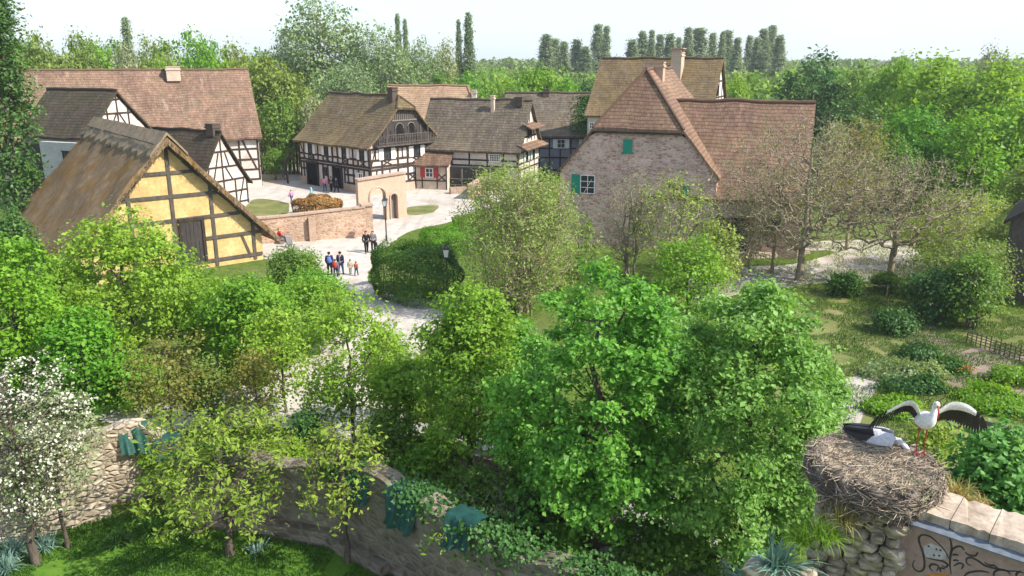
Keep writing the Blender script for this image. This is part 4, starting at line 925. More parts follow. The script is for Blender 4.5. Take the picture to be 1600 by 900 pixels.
for i, (x_, Y_, yt, w_, mt, lb) in enumerate(((585, 23.6, 690, 90, 'lf_mid', 'dark green bush behind the middle of the curved ruin'), (668, 23.0, 700, 80, 'lf_spring', 'yellow green bush overhanging the curved ruin right of its tarpaulins'), (735, 22.0, 735, 100, 'lf_mid', 'leafy bush leaning over the nearer part of the curved ruin'), (815, 21.2, 770, 110, 'lf_dark', 'dark shrub behind the nearest part of the curved ruin'), (700, 20.6, 820, 70, 'lf_yellow', 'small yellow green shrub growing against the curved ruin face'), (1015, 19.2, 815, 150, 'lf_mid', 'shaded green shrub in the gap between the two biggest foreground trees'), (1075, 20.6, 840, 110, 'lf_dark', 'dark shrub at the foot of the largest foreground tree'), (860, 19.6, 830, 130, 'lf_lime', 'bright green shrub at the bottom centre below the middle foreground tree'), (455, 24.6, 690, 70, 'lf_spring', 'yellow green sprays behind the slender dark trunked tree'), (265, 24.8, 690, 90, 'lf_spring', 'yellow green bush between the short wall and the young yellow tree'))):
    ptree('green_bush', lb, 'bush', x_, Y_, yt, w_, 80 + i, leafmat=mt, clumps=70, per=46, leaf=.13, cr=.36, cb=.25, tr=.04, lumps=6, gap=.1)
# --- middle distance
ptree('willow_thicket', 'tall pale yellow green thicket of upright stems in front of the stone house', 'tree', 808, 46, 268, 205, 31, 380, leafmat='lf_willow', shape='vase', stems=30, clumps=950, per=22, leaf=.15, cr=.42, cb=.10, tr=.05, minr=.012, flat=1.3, bark='bark_tan', aspect=.45, trunk_h=.92)
ptree('spring_tree', 'light green airy tree before the right half of the stone gable', 'tree', 1050, 52, 275, 165, 32, 360, leafmat='lf_willow', clumps=260, per=15, leaf=.17, cr=.55, cb=.15, tr=.10, bark='bark_tan', lumps=8, aspect=.5, stems=3)
ptree('budding_tree', 'bare brown twiggy tree veiling the stone gable wall', 'tree', 985, 54, 262, 120, 33, 340, leafmat='lf_bud', clumps=800, per=2, power=.42, minr=.013, leaf=.13, cr=.5, cb=.12, tr=.09, bark='bark_tan', lumps=8, stems=3)
ptree('spring_tree', 'yellow green shrub tree just behind the big foreground trees', 'tree', 1075, 41, 372, 150, 34, 430, leafmat='lf_spring', clumps=220, per=24, leaf=.18, cr=.5, cb=.05, tr=.07, lumps=8, gap=.1)
ptree('spring_tree', 'small olive green tree between the thicket and the stone house', 'tree', 905, 50, 335, 80, 35, 370, leafmat='lf_olive', clumps=110, per=11, leaf=.18, cr=.5, cb=.05, tr=.06, lumps=6)
ptree('bare_walnut_tree', 'large bare spreading tree with budding twigs before the tiled wing', 'tree', 1262, 53, 178, 360, 36, 310, leafmat='lf_bud', clumps=2300, per=1, power=.42, minr=.016, leaf=.14, cr=.6, cb=.22, tr=.24, bark='bark_tan', lumps=11, bend=.14, shell=.35)
ptree('bare_walnut_tree', 'low bare tree with wide crooked limbs beside the curving path', 'tree', 1405, 51.5, 240, 290, 37, 330, leafmat='lf_bud', clumps=1500, per=1, power=.42, minr=.016, leaf=.14, cr=.55, cb=.26, tr=.22, bark='bark_tan', lumps=10, bend=.16, shell=.35)
ptree('bare_walnut_tree', 'reddish brown bare tree in the gap right of the tiled wing', 'tree', 1340, 62, 182, 130, 38, 250, leafmat='lf_rust', clumps=900, per=5, minr=.013, leaf=.16, cr=.6, cb=.2, tr=.13, bark='bark_tan', lumps=8, bend=.14, shell=.35)
ptree('budding_tree', 'slim bare tree standing before the tiled wing near its left end', 'tree', 1178, 56, 290, 90, 39, 340, leafmat='lf_bud', clumps=300, per=4, leaf=.13, cr=.5, cb=.25, tr=.09, bark='bark_tan', lumps=6)
ptree('budding_tree', 'twiggy bare tree screening the dark doorway of the tiled wing', 'tree', 1150, 54, 285, 130, 96, 350, leafmat='lf_bud', clumps=650, per=3, leaf=.13, cr=.5, cb=.12, tr=.10, bark='bark_tan', lumps=8, minr=.012, stems=2)
ptree('budding_tree', 'bare twiggy tree overlapping the left side of the largest bare tree', 'tree', 1215, 55, 255, 150, 97, 330, leafmat='lf_bud', clumps=700, per=3, leaf=.13, cr=.5, cb=.18, tr=.12, bark='bark_tan', lumps=8, minr=.012)
ptree('spring_tree', 'low pale green shrub below the right end of the stone gable', 'tree', 1120, 50, 345, 90, 98, 390, leafmat='lf_willow', clumps=160, per=22, leaf=.17, cr=.5, cb=.05, tr=.06, bark='bark_tan', lumps=6, stems=2)
ptree('olive_willow', 'soft grey green rounded tree right of the bare trees', 'tree', 1495, 55, 298, 200, 40, 370, leafmat='lf_willow', clumps=520, per=26, leaf=.17, cr=.6, cb=.15, tr=.13, bark='bark_tan', lumps=9, aspect=.4)
ptree('thicket', 'brownish green thicket in the shade at the right of the garden', 'bush', 1500, 47, 372, 170, 41, 440, leafmat='lf_olive', shape='vase', stems=9, clumps=380, per=16, leaf=.15, cr=.45, cb=.03, tr=.05, bark='bark_tan')
ptree('thicket', 'dark leafy thicket against the grey house corner', 'bush', 1522, 43, 398, 105, 42, 450, leafmat='lf_mid', stems=6, clumps=240, per=22, leaf=.16, cr=.45, cb=.03, tr=.05, lumps=7)
ptree('round_bush', 'dark green rounded bush on the grass beside the right path', 'bush', 1322, 49.2, 430, 58, 43, 450, leafmat='lf_hedge', clumps=90, per=60, leaf=.14, cr=.4, cb=.03, tr=.05, lumps=5)
ptree('round_bush', 'small green bush at the foot of the crooked bare tree', 'bush', 1388, 50, 425, 46, 44, 445, leafmat='lf_mid', clumps=70, per=50, leaf=.14, cr=.35, cb=.03, tr=.05, lumps=5)
ptree('round_bush', 'low dark bush in the shade of the garden', 'bush', 1398, 42, 488, 66, 45, 510, leafmat='lf_dark', clumps=80, per=50, leaf=.13, cr=.4, cb=.03, tr=.05, lumps=5)
ptree('round_bush', 'round grey green bush beside the right corner of the yellow cottage', 'bush', 456, 50.5, 388, 92, 46, 420, leafmat='lf_mid', clumps=170, per=80, leaf=.13, cr=.5, cb=.02, tr=.06, lumps=7)
ptree('round_bush', 'soft green bush in front of the round grey green bush', 'bush', 488, 44.5, 428, 120, 47, 460, leafmat='lf_bright', clumps=170, per=70, leaf=.14, cr=.5, cb=.02, tr=.06, lumps=7)
ptree('round_bush', 'green bush at the left corner under the thatched eave', 'bush', 20, 52, 330, 70, 48, 380, leafmat='lf_dark', clumps=120, per=60, leaf=.18, cr=.5, cb=.02, tr=.06, lumps=5)
ptree('thicket', 'low shadowy thicket between the crooked bare tree and the wattle fence', 'bush', 1465, 44, 425, 120, 79, 460, leafmat='lf_dark', stems=5, clumps=200, per=26, leaf=.15, cr=.45, cb=.02, tr=.05, lumps=7)
# --- hedges: a mass of twigs and small leaves clipped to a rounded block
def hedge(name, label, a, b, width, height, seed, mat='lf_hedge', n=15000, leaf=.12, cat='hedge', lump=.35, loose=0.0):
    rg = np.random.default_rng(seed); a, b = Vector(a), Vector(b); c = (a + b) / 2; d = b - a; Ln = d.length; rz = math.atan2(d.y, d.x)
    t = thing(name, label, cat, (c.x, c.y, 0), rz)
    x = rg.uniform(-Ln / 2, Ln / 2, n); th = rg.uniform(-.15 * np.pi, 1.15 * np.pi, n); q = rg.uniform(.75, 1.0, n) ** .5
    e = np.clip((Ln / 2 - np.abs(x)) / (width * .45), 0.02, 1) ** .4
    y = np.sign(np.cos(th)) * np.abs(np.cos(th)) ** .55 * width / 2 * q * e; z = height * (.5 + .5 * np.sign(np.sin(th)) * np.abs(np.sin(th)) ** .5) * q * (0.55 + .45 * e)
    z = np.where(np.sin(th) < 0.25, rg.uniform(0.03, .8, n) * height * (0.5 + .5 * e), z)
    P = np.stack([x, y, z], 1); jit = np.array([noise.noise(Vector((p[0] * .9 + seed, p[1] * .9, p[2] * .9))) for p in P]); P *= (1 + lump * jit * .6)[:, None]
    P += rg.normal(size=P.shape) * np.array([loose, loose, loose * .7]); P[:, 2] = np.maximum(P[:, 2], .02)
    V, F = rand_leaves(rg, P, np.array([0, 0, height * .3]), leaf, .7, .5, .8, .6); np_obj('foliage', V, F, M[mat], t)
    core = MB(); 
    for k in range(int(Ln / .5) * 3): 
        p = Vector((rg.uniform(-Ln / 2.3, Ln / 2.3), rg.uniform(-width / 4, width / 4), 0)); core.tube([p, p + Vector((rg.normal(0, .2), rg.normal(0, .2), height * rg.uniform(.6, .88)))], [.03, .012], 4, False)
    core.build('branches', M['bark'], t); return t
hedge('clipped_hedge', 'large rounded dark green hedge in the bend of the gravel path', gp(598, 450), gp(712, 478), 4.6, 3.3, 51, n=26000)
hedge('clipped_hedge', 'long bright green hedge running back from the large rounded hedge', gp(660, 402), gp(765, 380), 4.0, 1.9, 52, 'lf_bright', n=18000)
hedge('clipped_hedge', 'bright green hedge strip along the yard below the long roofed house', gp(715, 372), gp(800, 352), 3.0, 1.8, 53, 'lf_park', n=10000)
hedge('straw_mound', 'rounded golden brown straw heap behind the sandstone wall', gp(462, 334), gp(535, 336), 3.6, 1.75, 54, 'lf_straw', n=11000, leaf=.16, cat='heap')

# ---------------------------------------------------------------- background trees (few crowns, many copies)
PROTO = {}
def proto(key, **k):
    H, W = k.pop('H'), k.pop('W'); out = []
    for q in range(k.pop('n', 2)):
        tr, lf = tree_parts(seed=900 + len(PROTO) * 13 + q * 7, H=H, W=W, **k)
        a = bpy.data.meshes.new('trunk'); a.from_pydata(tr[0], [], tr[1]); a.materials.append(M[k.get('bark', 'bark')])
        b = bpy.data.meshes.new('crown'); b.from_pydata(lf[0], [], lf[1]); b.materials.append(M[k['leafmat']])
        out.append((a, b))
    PROTO[key] = (H, W, out)
big = dict(clumps=200, per=30, leaf=.42, cr=1.1, tr=.28, cb=.12, lumps=10, sides=5)
for key, mt in (('park', 'lf_park'), ('bright', 'lf_bright'), ('darkoak', 'lf_dark'), ('olive', 'lf_olive'), ('mid', 'lf_mid')):
    proto(key, H=12, W=10, leafmat=mt, n=2, gap=.06, **big)
proto('greywillow', H=18, W=13, leafmat='lf_grey', n=2, clumps=300, per=22, leaf=.40, cr=1.2, tr=.35, cb=.22, lumps=12, gap=.12, bark='bark_pale')
proto('pale', H=12, W=8, leafmat='lf_pale', n=2, clumps=200, per=16, leaf=.36, cr=1.0, tr=.22, cb=.15, lumps=9, gap=.15, bark='bark_pale', stems=2)
proto('poplar', H=20, W=3.2, shape='column', leafmat='lf_poplar', n=4, clumps=380, per=32, leaf=.34, cr=.55, tr=.22, cb=.06, aspect=.6, up=.2)
proto('rust', H=12, W=9, leafmat='lf_rust', n=1, clumps=220, per=12, leaf=.34, cr=1.0, tr=.22, cb=.15, lumps=9, gap=.1)
def bg(key, pxc, Y, ytop, wpx, label, name, group=None, var=None, rz=None, cat='tree'):
    loc, H, W = place(pxc, Y, ytop, wpx, ytop + 40); h0, w0, ms = PROTO[key]; k = int(pxc * 7 + ytop) if var is None else var
    t = thing(name, label, cat, loc, (pxc * 1.7) % 6.28, group); t.scale = (W / w0, W / w0, H / h0); ms = ms[k % len(ms)]
    link(bpy.data.objects.new('trunk', ms[0]), t); link(bpy.data.objects.new('crown', ms[1]), t)
    return t
# behind and beside the barn
ptree('ivy_clad_tree', 'tall dark green tree column at the upper left edge beside the barn', 'tree', 4, 66, -60, 100, 61, 150, leafmat='lf_dark', clumps=420, per=40, leaf=.28, cr=.9, cb=.02, tr=.25, lumps=12, shape='egg')
G1 = 'trees behind the red barn'
for a in (('olive', 62, 128, 50, 78, 'olive green tree behind the left end of the red barn roof', 'broadleaf_tree'),
          ('olive', 20, 120, 72, 70, 'olive tree rising behind the dark ivy clad tree', 'broadleaf_tree'),
          ('olive', 128, 135, 50, 64, 'second tree from the left above the red barn, olive crowned', 'broadleaf_tree'),
          ('mid', 178, 150, 60, 66, 'dark green round tree above the middle of the red barn roof', 'broadleaf_tree'),
          ('poplar', 200, 128, 30, 24, 'narrow pale spire tree standing above the red barn', 'poplar_tree'),
          ('pale', 198, 118, 72, 60, 'pale blossoming shrubby tree right behind the red barn ridge', 'blossoming_tree'),
          ('pale', 262, 118, 84, 56, 'smaller pale flowering tree next to the barn chimney', 'blossoming_tree'),
          ('olive', 235, 140, 62, 54, 'olive tree between the spire tree and the bright round tree', 'broadleaf_tree'),
          ('bright', 306, 130, 52, 92, 'bright green dome shaped tree above the right half of the barn', 'broadleaf_tree'),
          ('olive', 368, 125, 66, 66, 'sparse olive tree above the right end of the barn roof', 'broadleaf_tree'),
          ('olive', 100, 112, 84, 90, 'low olive tree close behind the barn ridge on the left', 'broadleaf_tree'),
          ('park', 345, 116, 92, 80, 'low yellow green tree close behind the barn ridge on the right', 'broadleaf_tree'),
          ('olive', 420, 118, 84, 100, 'wide olive brown tree between the barn and the tall grey willow', 'broadleaf_tree'),
          ('mid', 440, 106, 150, 80, 'shadowy green tree low behind the right barn corner', 'broadleaf_tree')): bg(*a, group=G1)
for i, (k_, x_, Y_, yt, w_, lb) in enumerate((('park', 40, 140, 62, 90, 'fresh green tree filling the gap left of the red barn ridge'), ('park', 150, 142, 66, 100, 'fresh green tree behind the olive trees above the red barn'), ('mid', 262, 146, 62, 80, 'mid green tree right of the narrow spire tree'), ('park', 405, 140, 78, 90, 'yellow green tree between the barn and the ragged grey willow'), ('bright', 330, 138, 66, 70, 'second bright green dome tree, right of the larger dome tree'), ('park', 255, 114, 95, 90, 'low yellow green tree behind the barn chimney'), ('mid', 15, 105, 100, 80, 'green tree right behind the dark ivy clad tree'))): bg(k_, x_, Y_, yt, w_, lb, 'broadleaf_tree', G1)
G2 = 'tall trees behind the half timbered houses'
for a in (('greywillow', 500, 135, -12, 158, 'tallest grey green willow, cut by the top of the view', 'willow_tree'),
          ('greywillow', 452, 140, 40, 70, 'ragged grey willow leaning left of the tallest willow', 'willow_tree'),
          ('greywillow', 592, 132, 34, 120, 'pale trunked grey green tree right of the tallest willow', 'willow_tree'),
          ('greywillow', 655, 138, 60, 90, 'lower grey green tree behind the tan roof', 'willow_tree'),
          ('greywillow', 545, 122, 95, 110, 'grey green tree low behind the balcony house ridge', 'willow_tree'),
          ('olive', 455, 118, 120, 90, 'olive tree low at the left of the balcony house', 'broadleaf_tree'),
          ('pale', 492, 106, 150, 60, 'pale flowering shrub tree left behind the balcony house roof', 'blossoming_tree'),
          ('poplar', 622, 150, 24, 14, 'thin dark poplar, left one of the pair right of the willows', 'poplar_tree'),
          ('poplar', 634, 150, 32, 13, 'thin dark poplar, right one of the pair right of the willows', 'poplar_tree'),
          ('poplar', 717, 150, 34, 13, 'slimmest poplar next to the single broad poplar', 'poplar_tree'),
          ('poplar', 732, 150, 22, 22, 'broad dark poplar standing alone above the tan roof', 'poplar_tree'),
          ('pale', 690, 145, 64, 60, 'thin pale tree just left of the broad lone poplar', 'birch_tree'),
          ('mid', 690, 125, 112, 70, 'green tree low behind the tan roof hip', 'broadleaf_tree'),
          ('bright', 735, 130, 112, 76, 'bright green tree right of the tan roof', 'broadleaf_tree'),
          ('park', 832, 126, 106, 96, 'vivid lime tree behind the grey roofed house', 'broadleaf_tree'),
          ('bright', 885, 132, 122, 76, 'fresh green tree left of the tall back house', 'broadleaf_tree'),
          ('park', 785, 130, 122, 66, 'yellow green tree between the bright tree and the lime tree', 'broadleaf_tree'),
          ('darkoak', 915, 138, 118, 50, 'dark green tree against the left verge of the tall back house', 'broadleaf_tree'),
          ('mid', 430, 101, 232, 46, 'small shrub tree between the barn wall and the stake fence', 'broadleaf_tree')): bg(*a, group=G2)
G3 = 'poplars in the distant row'
pop = [(853, 55, 17), (866, 62, 15), (881, 66, 15), (900, 62, 17), (914, 74, 13), (934, 40, 16), (947, 42, 13), (987, 62, 13), (1003, 50, 13), (1017, 49, 12), (1030, 55, 12), (1046, 53, 13), (1059, 60, 11), (1074, 45, 14), (1091, 45, 18), (1112, 52, 13), (1127, 51, 12), (1135, 49, 13), (1150, 60, 11), (1169, 56, 14), (1181, 60, 12), (1191, 47, 13), (1204, 41, 16), (1216, 55, 15)]
ordw = ['first', 'second', 'third', 'fourth', 'fifth', 'sixth', 'seventh', 'eighth', 'ninth', 'tenth', 'eleventh', 'twelfth', 'thirteenth', 'fourteenth', 'fifteenth', 'sixteenth', 'seventeenth', 'eighteenth', 'nineteenth', 'twentieth', 'twenty first', 'twenty second', 'twenty third', 'twenty fourth']
for i, (x_, y_, w_) in enumerate(pop):
    bg('poplar', x_, 290 + 25 * math.sin(i * 2.7), y_, w_ * (1.75 + .4 * math.sin(i * 1.9)), 'slim grey green poplar, %s from the left in the distant poplar row' % ordw[i], 'poplar_tree', G3, var=i)
G4 = 'park trees right of the stone house'
for a in (('darkoak', 1270, 130, 78, 118, 'dark green oak above the right end of the tiled wing', 'oak_tree'),
          ('mid', 1345, 125, 104, 90, 'green tree between the dark oak and the bright park trees', 'broadleaf_tree'),
          ('darkoak', 1330, 108, 150, 110, 'dark tree low behind the reddish bare tree', 'broadleaf_tree'),
          ('park', 1400, 112, 92, 100, 'bright tree with flat top, first of the large park trees', 'broadleaf_tree'),
          ('park', 1468, 96, 92, 150, 'largest bright green park tree on the right', 'broadleaf_tree'),
          ('bright', 1440, 84, 165, 130, 'fresh green lower tree in front of the largest park tree', 'broadleaf_tree'),
          ('park', 1560, 90, 98, 150, 'bright green park tree at the upper right edge', 'broadleaf_tree'),
          ('bright', 1530, 78, 170, 140, 'rounded green tree above the soft grey green tree', 'broadleaf_tree'),
          ('park', 1610, 80, 150, 140, 'green tree cut by the right edge above the grey corner', 'broadleaf_tree'),
          ('pale', 1548, 120, 74, 60, 'pale brownish tree top showing above the right park trees', 'broadleaf_tree'),
          ('mid', 1400, 78, 215, 80, 'shaded green tree low behind the crooked bare tree', 'broadleaf_tree'),
          ('park', 1152, 128, 122, 52, 'yellow green tree right beside the white back gable', 'broadleaf_tree'),
          ('greywillow', 1200, 125, 150, 80, 'soft olive tree above the tiled wing ridge', 'broadleaf_tree'),
          ('pale', 1300, 74, 190, 60, 'thin pale tree at the right end of the tiled wing', 'broadleaf_tree'),
          ('darkoak', 960, 140, 92, 60, 'dark green tree behind the tall back house roof', 'broadleaf_tree'),
          ('olive', 1620, 66, 250, 110, 'olive tree behind the grey corner house', 'broadleaf_tree')): bg(*a, group=G4)
# far wood: one continuous mass of crowns to the horizon
rg = np.random.default_rng(77); VV, FF, o_ = [], [], 0
def crowns(n, y0, y1, xs, hmin, hmax, per, leaf):
    P, S = [], []
    for _ in range(n):
        y = y0 + (y1 - y0) * rg.random() ** 1.3; x = rg.uniform(-xs, xs) * (y / y0) ; hh = rg.uniform(hmin, hmax); w = rg.uniform(3.5, 6.5)
        d = unit(rg.normal(size=(per, 3))); d[:, 2] = np.abs(d[:, 2]) * .95 - .1
        P.append(np.array([x, y, hh * .5]) + d * np.array([w, w, hh * .5]) * rg.uniform(.8, 1.05, (per, 1))); S.append(d)
    return np.vstack(P), np.vstack(S)
far = []
for nm, n, y0, y1, xs, h0, h1, per, leaf, mt in (('olive_wood', 420, 165, 420, 175, 9, 14, 90, 1.1, 'lf_olive'), ('far_wood', 700, 160, 520, 180, 8, 14.2, 90, 1.2, 'lf_mid'), ('green_wood', 380, 160, 420, 175, 8, 13.5, 90, 1.1, 'lf_park'), ('horizon_wood', 1500, 450, 1500, 520, 12.5, 18.0, 60, 2.2, 'lf_olive')):
    P, S = crowns(n, y0, y1, xs, h0, h1, per, leaf); m = len(P)
    nn = unit(S + .5 * rg.normal(size=(m, 3))); u = unit(np.cross(nn, rg.normal(size=(m, 3)))); ln = leaf * rg.uniform(.7, 1.4, m)
    V, F = quads_from(P, nn, u, ln, ln * .9, np.full(m, .1)); o = np_obj(nm, V, F, M[mt]); tag(o, {'olive_wood': 'olive brown spring wood filling the middle distance', 'far_wood': 'mid green wood behind the village', 'green_wood': 'fresh green wood scattered through the middle distance', 'horizon_wood': 'flat distant wood along the horizon'}[nm], 'wood', kind='stuff')
# ivy on the right roof
rg = np.random.default_rng(5); n = 7000; P = []
for _ in range(n):
    t = rg.random() ** .8 * .9; v = rg.normal(3.1, 1.3) * (1.0 - .25 * t) + .4; v = max(.2, v)
    P.append((-IVY_HOUSE.w * (1 - t) + rg.normal(0, .1), v, IVY_HOUSE.z(t) + rg.random() * .4 - .5 * (t < .06) * rg.random() * 2))
P = np.array(P); V, F = rand_leaves(rg, P, np.array([3, 3, 0]), .24, .8, .6, .7, .5); np_obj('ivy', V, F, M['lf_dark'], IVY_HOUSE.root)

# ---------------------------------------------------------------- garden walls, gate, fences, lamps
def poly_wall(name, label, pts, hs, thick, mat, cope=None, seed=1, rough=.0, cat='wall', step=.5, base=0.0):
    """upright wall along a polyline; hs = top height at every point; uneven top when rough > 0"""
    t = thing(name, label, cat, (pts[0][0], pts[0][1], 0)); o = Vector((pts[0][0], pts[0][1], 0)); S_, H_ = [], []
    for i in range(len(pts) - 1):
        a, b = Vector(pts[i][:2]), Vector(pts[i + 1][:2]); k = max(1, int((b - a).length / step))
        for j in range(k + (i == len(pts) - 2)): S_.append(a.lerp(b, j / k)); H_.append(hs[i] + (hs[i + 1] - hs[i]) * j / k)
    if rough: H_ = [h_ + rough * noise.noise(Vector((q.x * .8, q.y * .8, seed))) + rough * .5 * noise.noise(Vector((q.x * 2.6, q.y * 2.6, seed))) for q, h_ in zip(S_, H_)]
    n = len(S_); rows = []
    nz = 6
    loop = []
    for i in range(n):
        d = (S_[min(i + 1, n - 1)] - S_[max(i - 1, 0)]).normalized(); nn = Vector((-d.y, d.x)); r = []
        for k in range(nz + 1):
            z = base + (H_[i] - base) * k / nz; q = S_[i] + nn * (thick / 2 + rough * .12 * noise.noise(Vector((S_[i].x * 2, S_[i].y * 2, z * 2)))); r.append(Vector((q.x, q.y, z)) - o)
        for k in range(nz, -1, -1):
            z = base + (H_[i] - base) * k / nz; q = S_[i] - nn * (thick / 2 + rough * .12 * noise.noise(Vector((S_[i].x * 2 + 9, S_[i].y * 2, z * 2)))); r.append(Vector((q.x, q.y, z)) - o)
        loop.append(r)
    b = MB(); b.grid(loop); m = len(loop[0])
    b.add(loop[0], [tuple(range(m))]); b.add(loop[-1], [tuple(range(m))[::-1]]); b.build('masonry', mat, t)
    if cope:
        c = MB(); rg = random.Random(seed)
        for i in range(0, n - 1, 2):
            j = min(i + 2, n - 1); a, e = S_[i], S_[j]; d = (e - a); L_ = d.length; z = (H_[i] + H_[j]) / 2 + .07
            ang = math.atan2(d.y, d.x); sl = math.atan2(H_[j] - H_[i], L_)
            c.box(Vector(((a.x + e.x) / 2, (a.y + e.y) / 2, z)) - o, (L_ - .02, thick + .16 + rg.uniform(-.03, .03), .14 + rg.uniform(-.02, .02)), rot=(Matrix.Rotation(ang, 3, 'Z') @ Matrix.Rotation(-sl, 3, 'Y')))
        c.build('coping', cope, t)
    return t
wl0, wr0 = gp(430, 379), gp(572, 369); ext = wl0 + (wl0 - wr0) * 0.9
hw0, hw1 = at(430, 340, wl0.y).z, at(572, 324, wr0.y).z
gwall = poly_wall('garden_wall', 'pink sandstone garden wall running to the arched gate', [ext, wl0, wr0], [hw0, hw0, hw1], .5, M['stone_wall'], M['coping'], 3)
for f in (0.40, ):
    p = wl0.lerp(wr0, f); b = MB(); b.box((0, 0, 0), (0.55, .35, hw0 - .1)); bo = b.build('buttress', M['coping'], gwall); q = (p - ext) + Vector((0.16, -.4, hw0 / 2 - .05)); bo.location = q; bo.rotation_euler = (0, 0, math.atan2((wr0 - wl0).y, (wr0 - wl0).x))
pr = thing('gate_pier', 'square brown sandstone pier ending the garden wall', 'pier', gp(575, 368), math.atan2((wr0 - wl0).y, (wr0 - wl0).x))
b = MB(); b.box((0, 0, hw1 / 2 + .06), (.85, .85, hw1 + .12)); b.build('shaft', M['stone_wall'], pr); b = MB(); b.box((0, 0, hw1 + .2), (1.05, 1.05, .16)); b.build('cap', M['coping'], pr)
# arched gate
g0, g1 = gp(562, 348), gp(636, 340); dv = g1 - g0; Lg = Vector((dv.x, dv.y)).length
gt = thing('arched_gate', 'pale sandstone gateway with round arch and narrow side door', 'gate', g0, math.atan2(dv.y, dv.x))
zt0, zt1 = at(562, 283, g0.y).z, at(626, 271, g1.y).z
b = MB(); k = 60; openings = [(Lg * .40, Lg * .155, 2.35), (Lg * .735, Lg * .065, 2.1)]
for i in range(k):
    u0, u1 = Lg * i / k, Lg * (i + 1) / k; u = (u0 + u1) / 2; lo = 0
    for (c_, r_, s_) in openings:
        if abs(u - c_) < r_: lo = s_ + math.sqrt(max(0, r_ ** 2 - (u - c_) ** 2))
    hi = zt0 + (zt1 - zt0) * u / Lg; b.box((u, .3, (lo + hi) / 2), (u1 - u0, .6, hi - lo))
b.build('gate_wall', M['stone_gate'], gt); c = MB()
for i in range(6):
    u0, u1 = Lg * i / 6, Lg * (i + 1) / 6; c.beam((u0, .3, zt0 + (zt1 - zt0) * i / 6 + .08), (u1 - .02, .3, zt0 + (zt1 - zt0) * (i + 1) / 6 + .08), .85, .16)
c.build('coping', M['coping'], gt)
for (c_, r_, s_) in openings:
    f = MB(); f.tube([(c_ - r_ - .08, -.02, 0), (c_ - r_ - .08, -.02, s_)] + [(c_ - (r_ + .08) * math.cos(math.pi * j / 10), -.02, s_ + (r_ + .08) * math.sin(math.pi * j / 10)) for j in range(11)] + [(c_ + r_ + .08, -.02, s_), (c_ + r_ + .08, -.02, 0)], .1, 6); f.build('arch_surround', M['plinth'], gt)
lf = MB(); c_, r_, s_ = openings[0]; lf.beam((c_ - r_ + .05, .75, 1.3), (c_ - r_ + .35, 1.7, 1.3), 2.5, .07, (1, 0, 0)); lf.build('door_leaf', M['plank_dark'], gt)
lf = MB(); c_, r_, s_ = openings[1]; lf.box((c_, .35, 1.15), (2 * r_ - .02, .06, 2.3)); lf.build('side_door', M['plank'], gt)
def lamp(label, base, H):
    t = thing('street_lamp', label, 'lamp', base)
    b = MB(); b.tube([(0, 0, 0), (0, 0, .5), (0, 0, .55), (0, 0, H - .75)], [.085, .08, .055, .045], 8); b.build('pole', M['iron'], t)
    l = MB()
    for sx in (-1, 1):
        for sy in (-1, 1): l.beam((sx * .12, sy * .12, H - .75), (sx * .2, sy * .2, H - .25), .03, .03, (1, 0, 0))
    l.box((0, 0, H - .76), (.28, .28, .04)); l.box((0, 0, H - .24), (.44, .44, .04)); lo = l.build('lantern', M['iron'], t)
    gq = MB(); r0, r1 = .115, .19; q = [(-1, -1), (1, -1), (1, 1), (-1, 1)]; gq.add([(x * r0, y * r0, H - .74) for x, y in q] + [(x * r1, y * r1, H - .26) for x, y in q], [(0, 1, 5, 4), (1, 2, 6, 5), (2, 3, 7, 6), (3, 0, 4, 7), (0, 3, 2, 1), (4, 5, 6, 7)]); gq.build('lamp_glass', M['white_paint'], lo)
    r = MB(); r.add([(x * .24, y * .24, H - .22) for x, y in q] + [(0, 0, H + .05)], [(0, 1, 4), (1, 2, 4), (2, 3, 4), (3, 0, 4), (0, 3, 2, 1)]); r.tube([(0, 0, H), (0, 0, H + .15)], .03, 6); r.build('lantern_roof', M['iron'], lo); return t
b1 = gp(604, 377); lamp('iron lamp post with white lantern in front of the arched gate', b1, at(602, 308, b1.y).z)
b2 = Vector((at(697, 392, 47.5).x, 47.5, 0)); lamp('iron lamp post whose lantern just clears the clipped hedge', b2, at(697, 383, 47.5).z)
b3 = Vector((at(829, 400, 47.6).x, 47.6, 0)); lamp('iron lamp post half hidden in the pale willow thicket', b3, at(829, 385, 47.6).z)
for i, (x_, y_, lb) in enumerate(((607, 588, 'left wooden post standing at the edge of the sunlit gravel'), (629, 592, 'right wooden post standing at the edge of the sunlit gravel'))):
    t = thing('wooden_post', lb, 'post', gp(x_, y_)); b = MB(); b.box((0, 0, .75), (.2, .2, 1.5)); b.box((0, 0, 1.53), (.24, .24, .06)); b.tube([(0, -.11, 1.2), (0, -.16, 1.2)], .03, 6); b.build('post_shaft', M['timber_grey'], t)
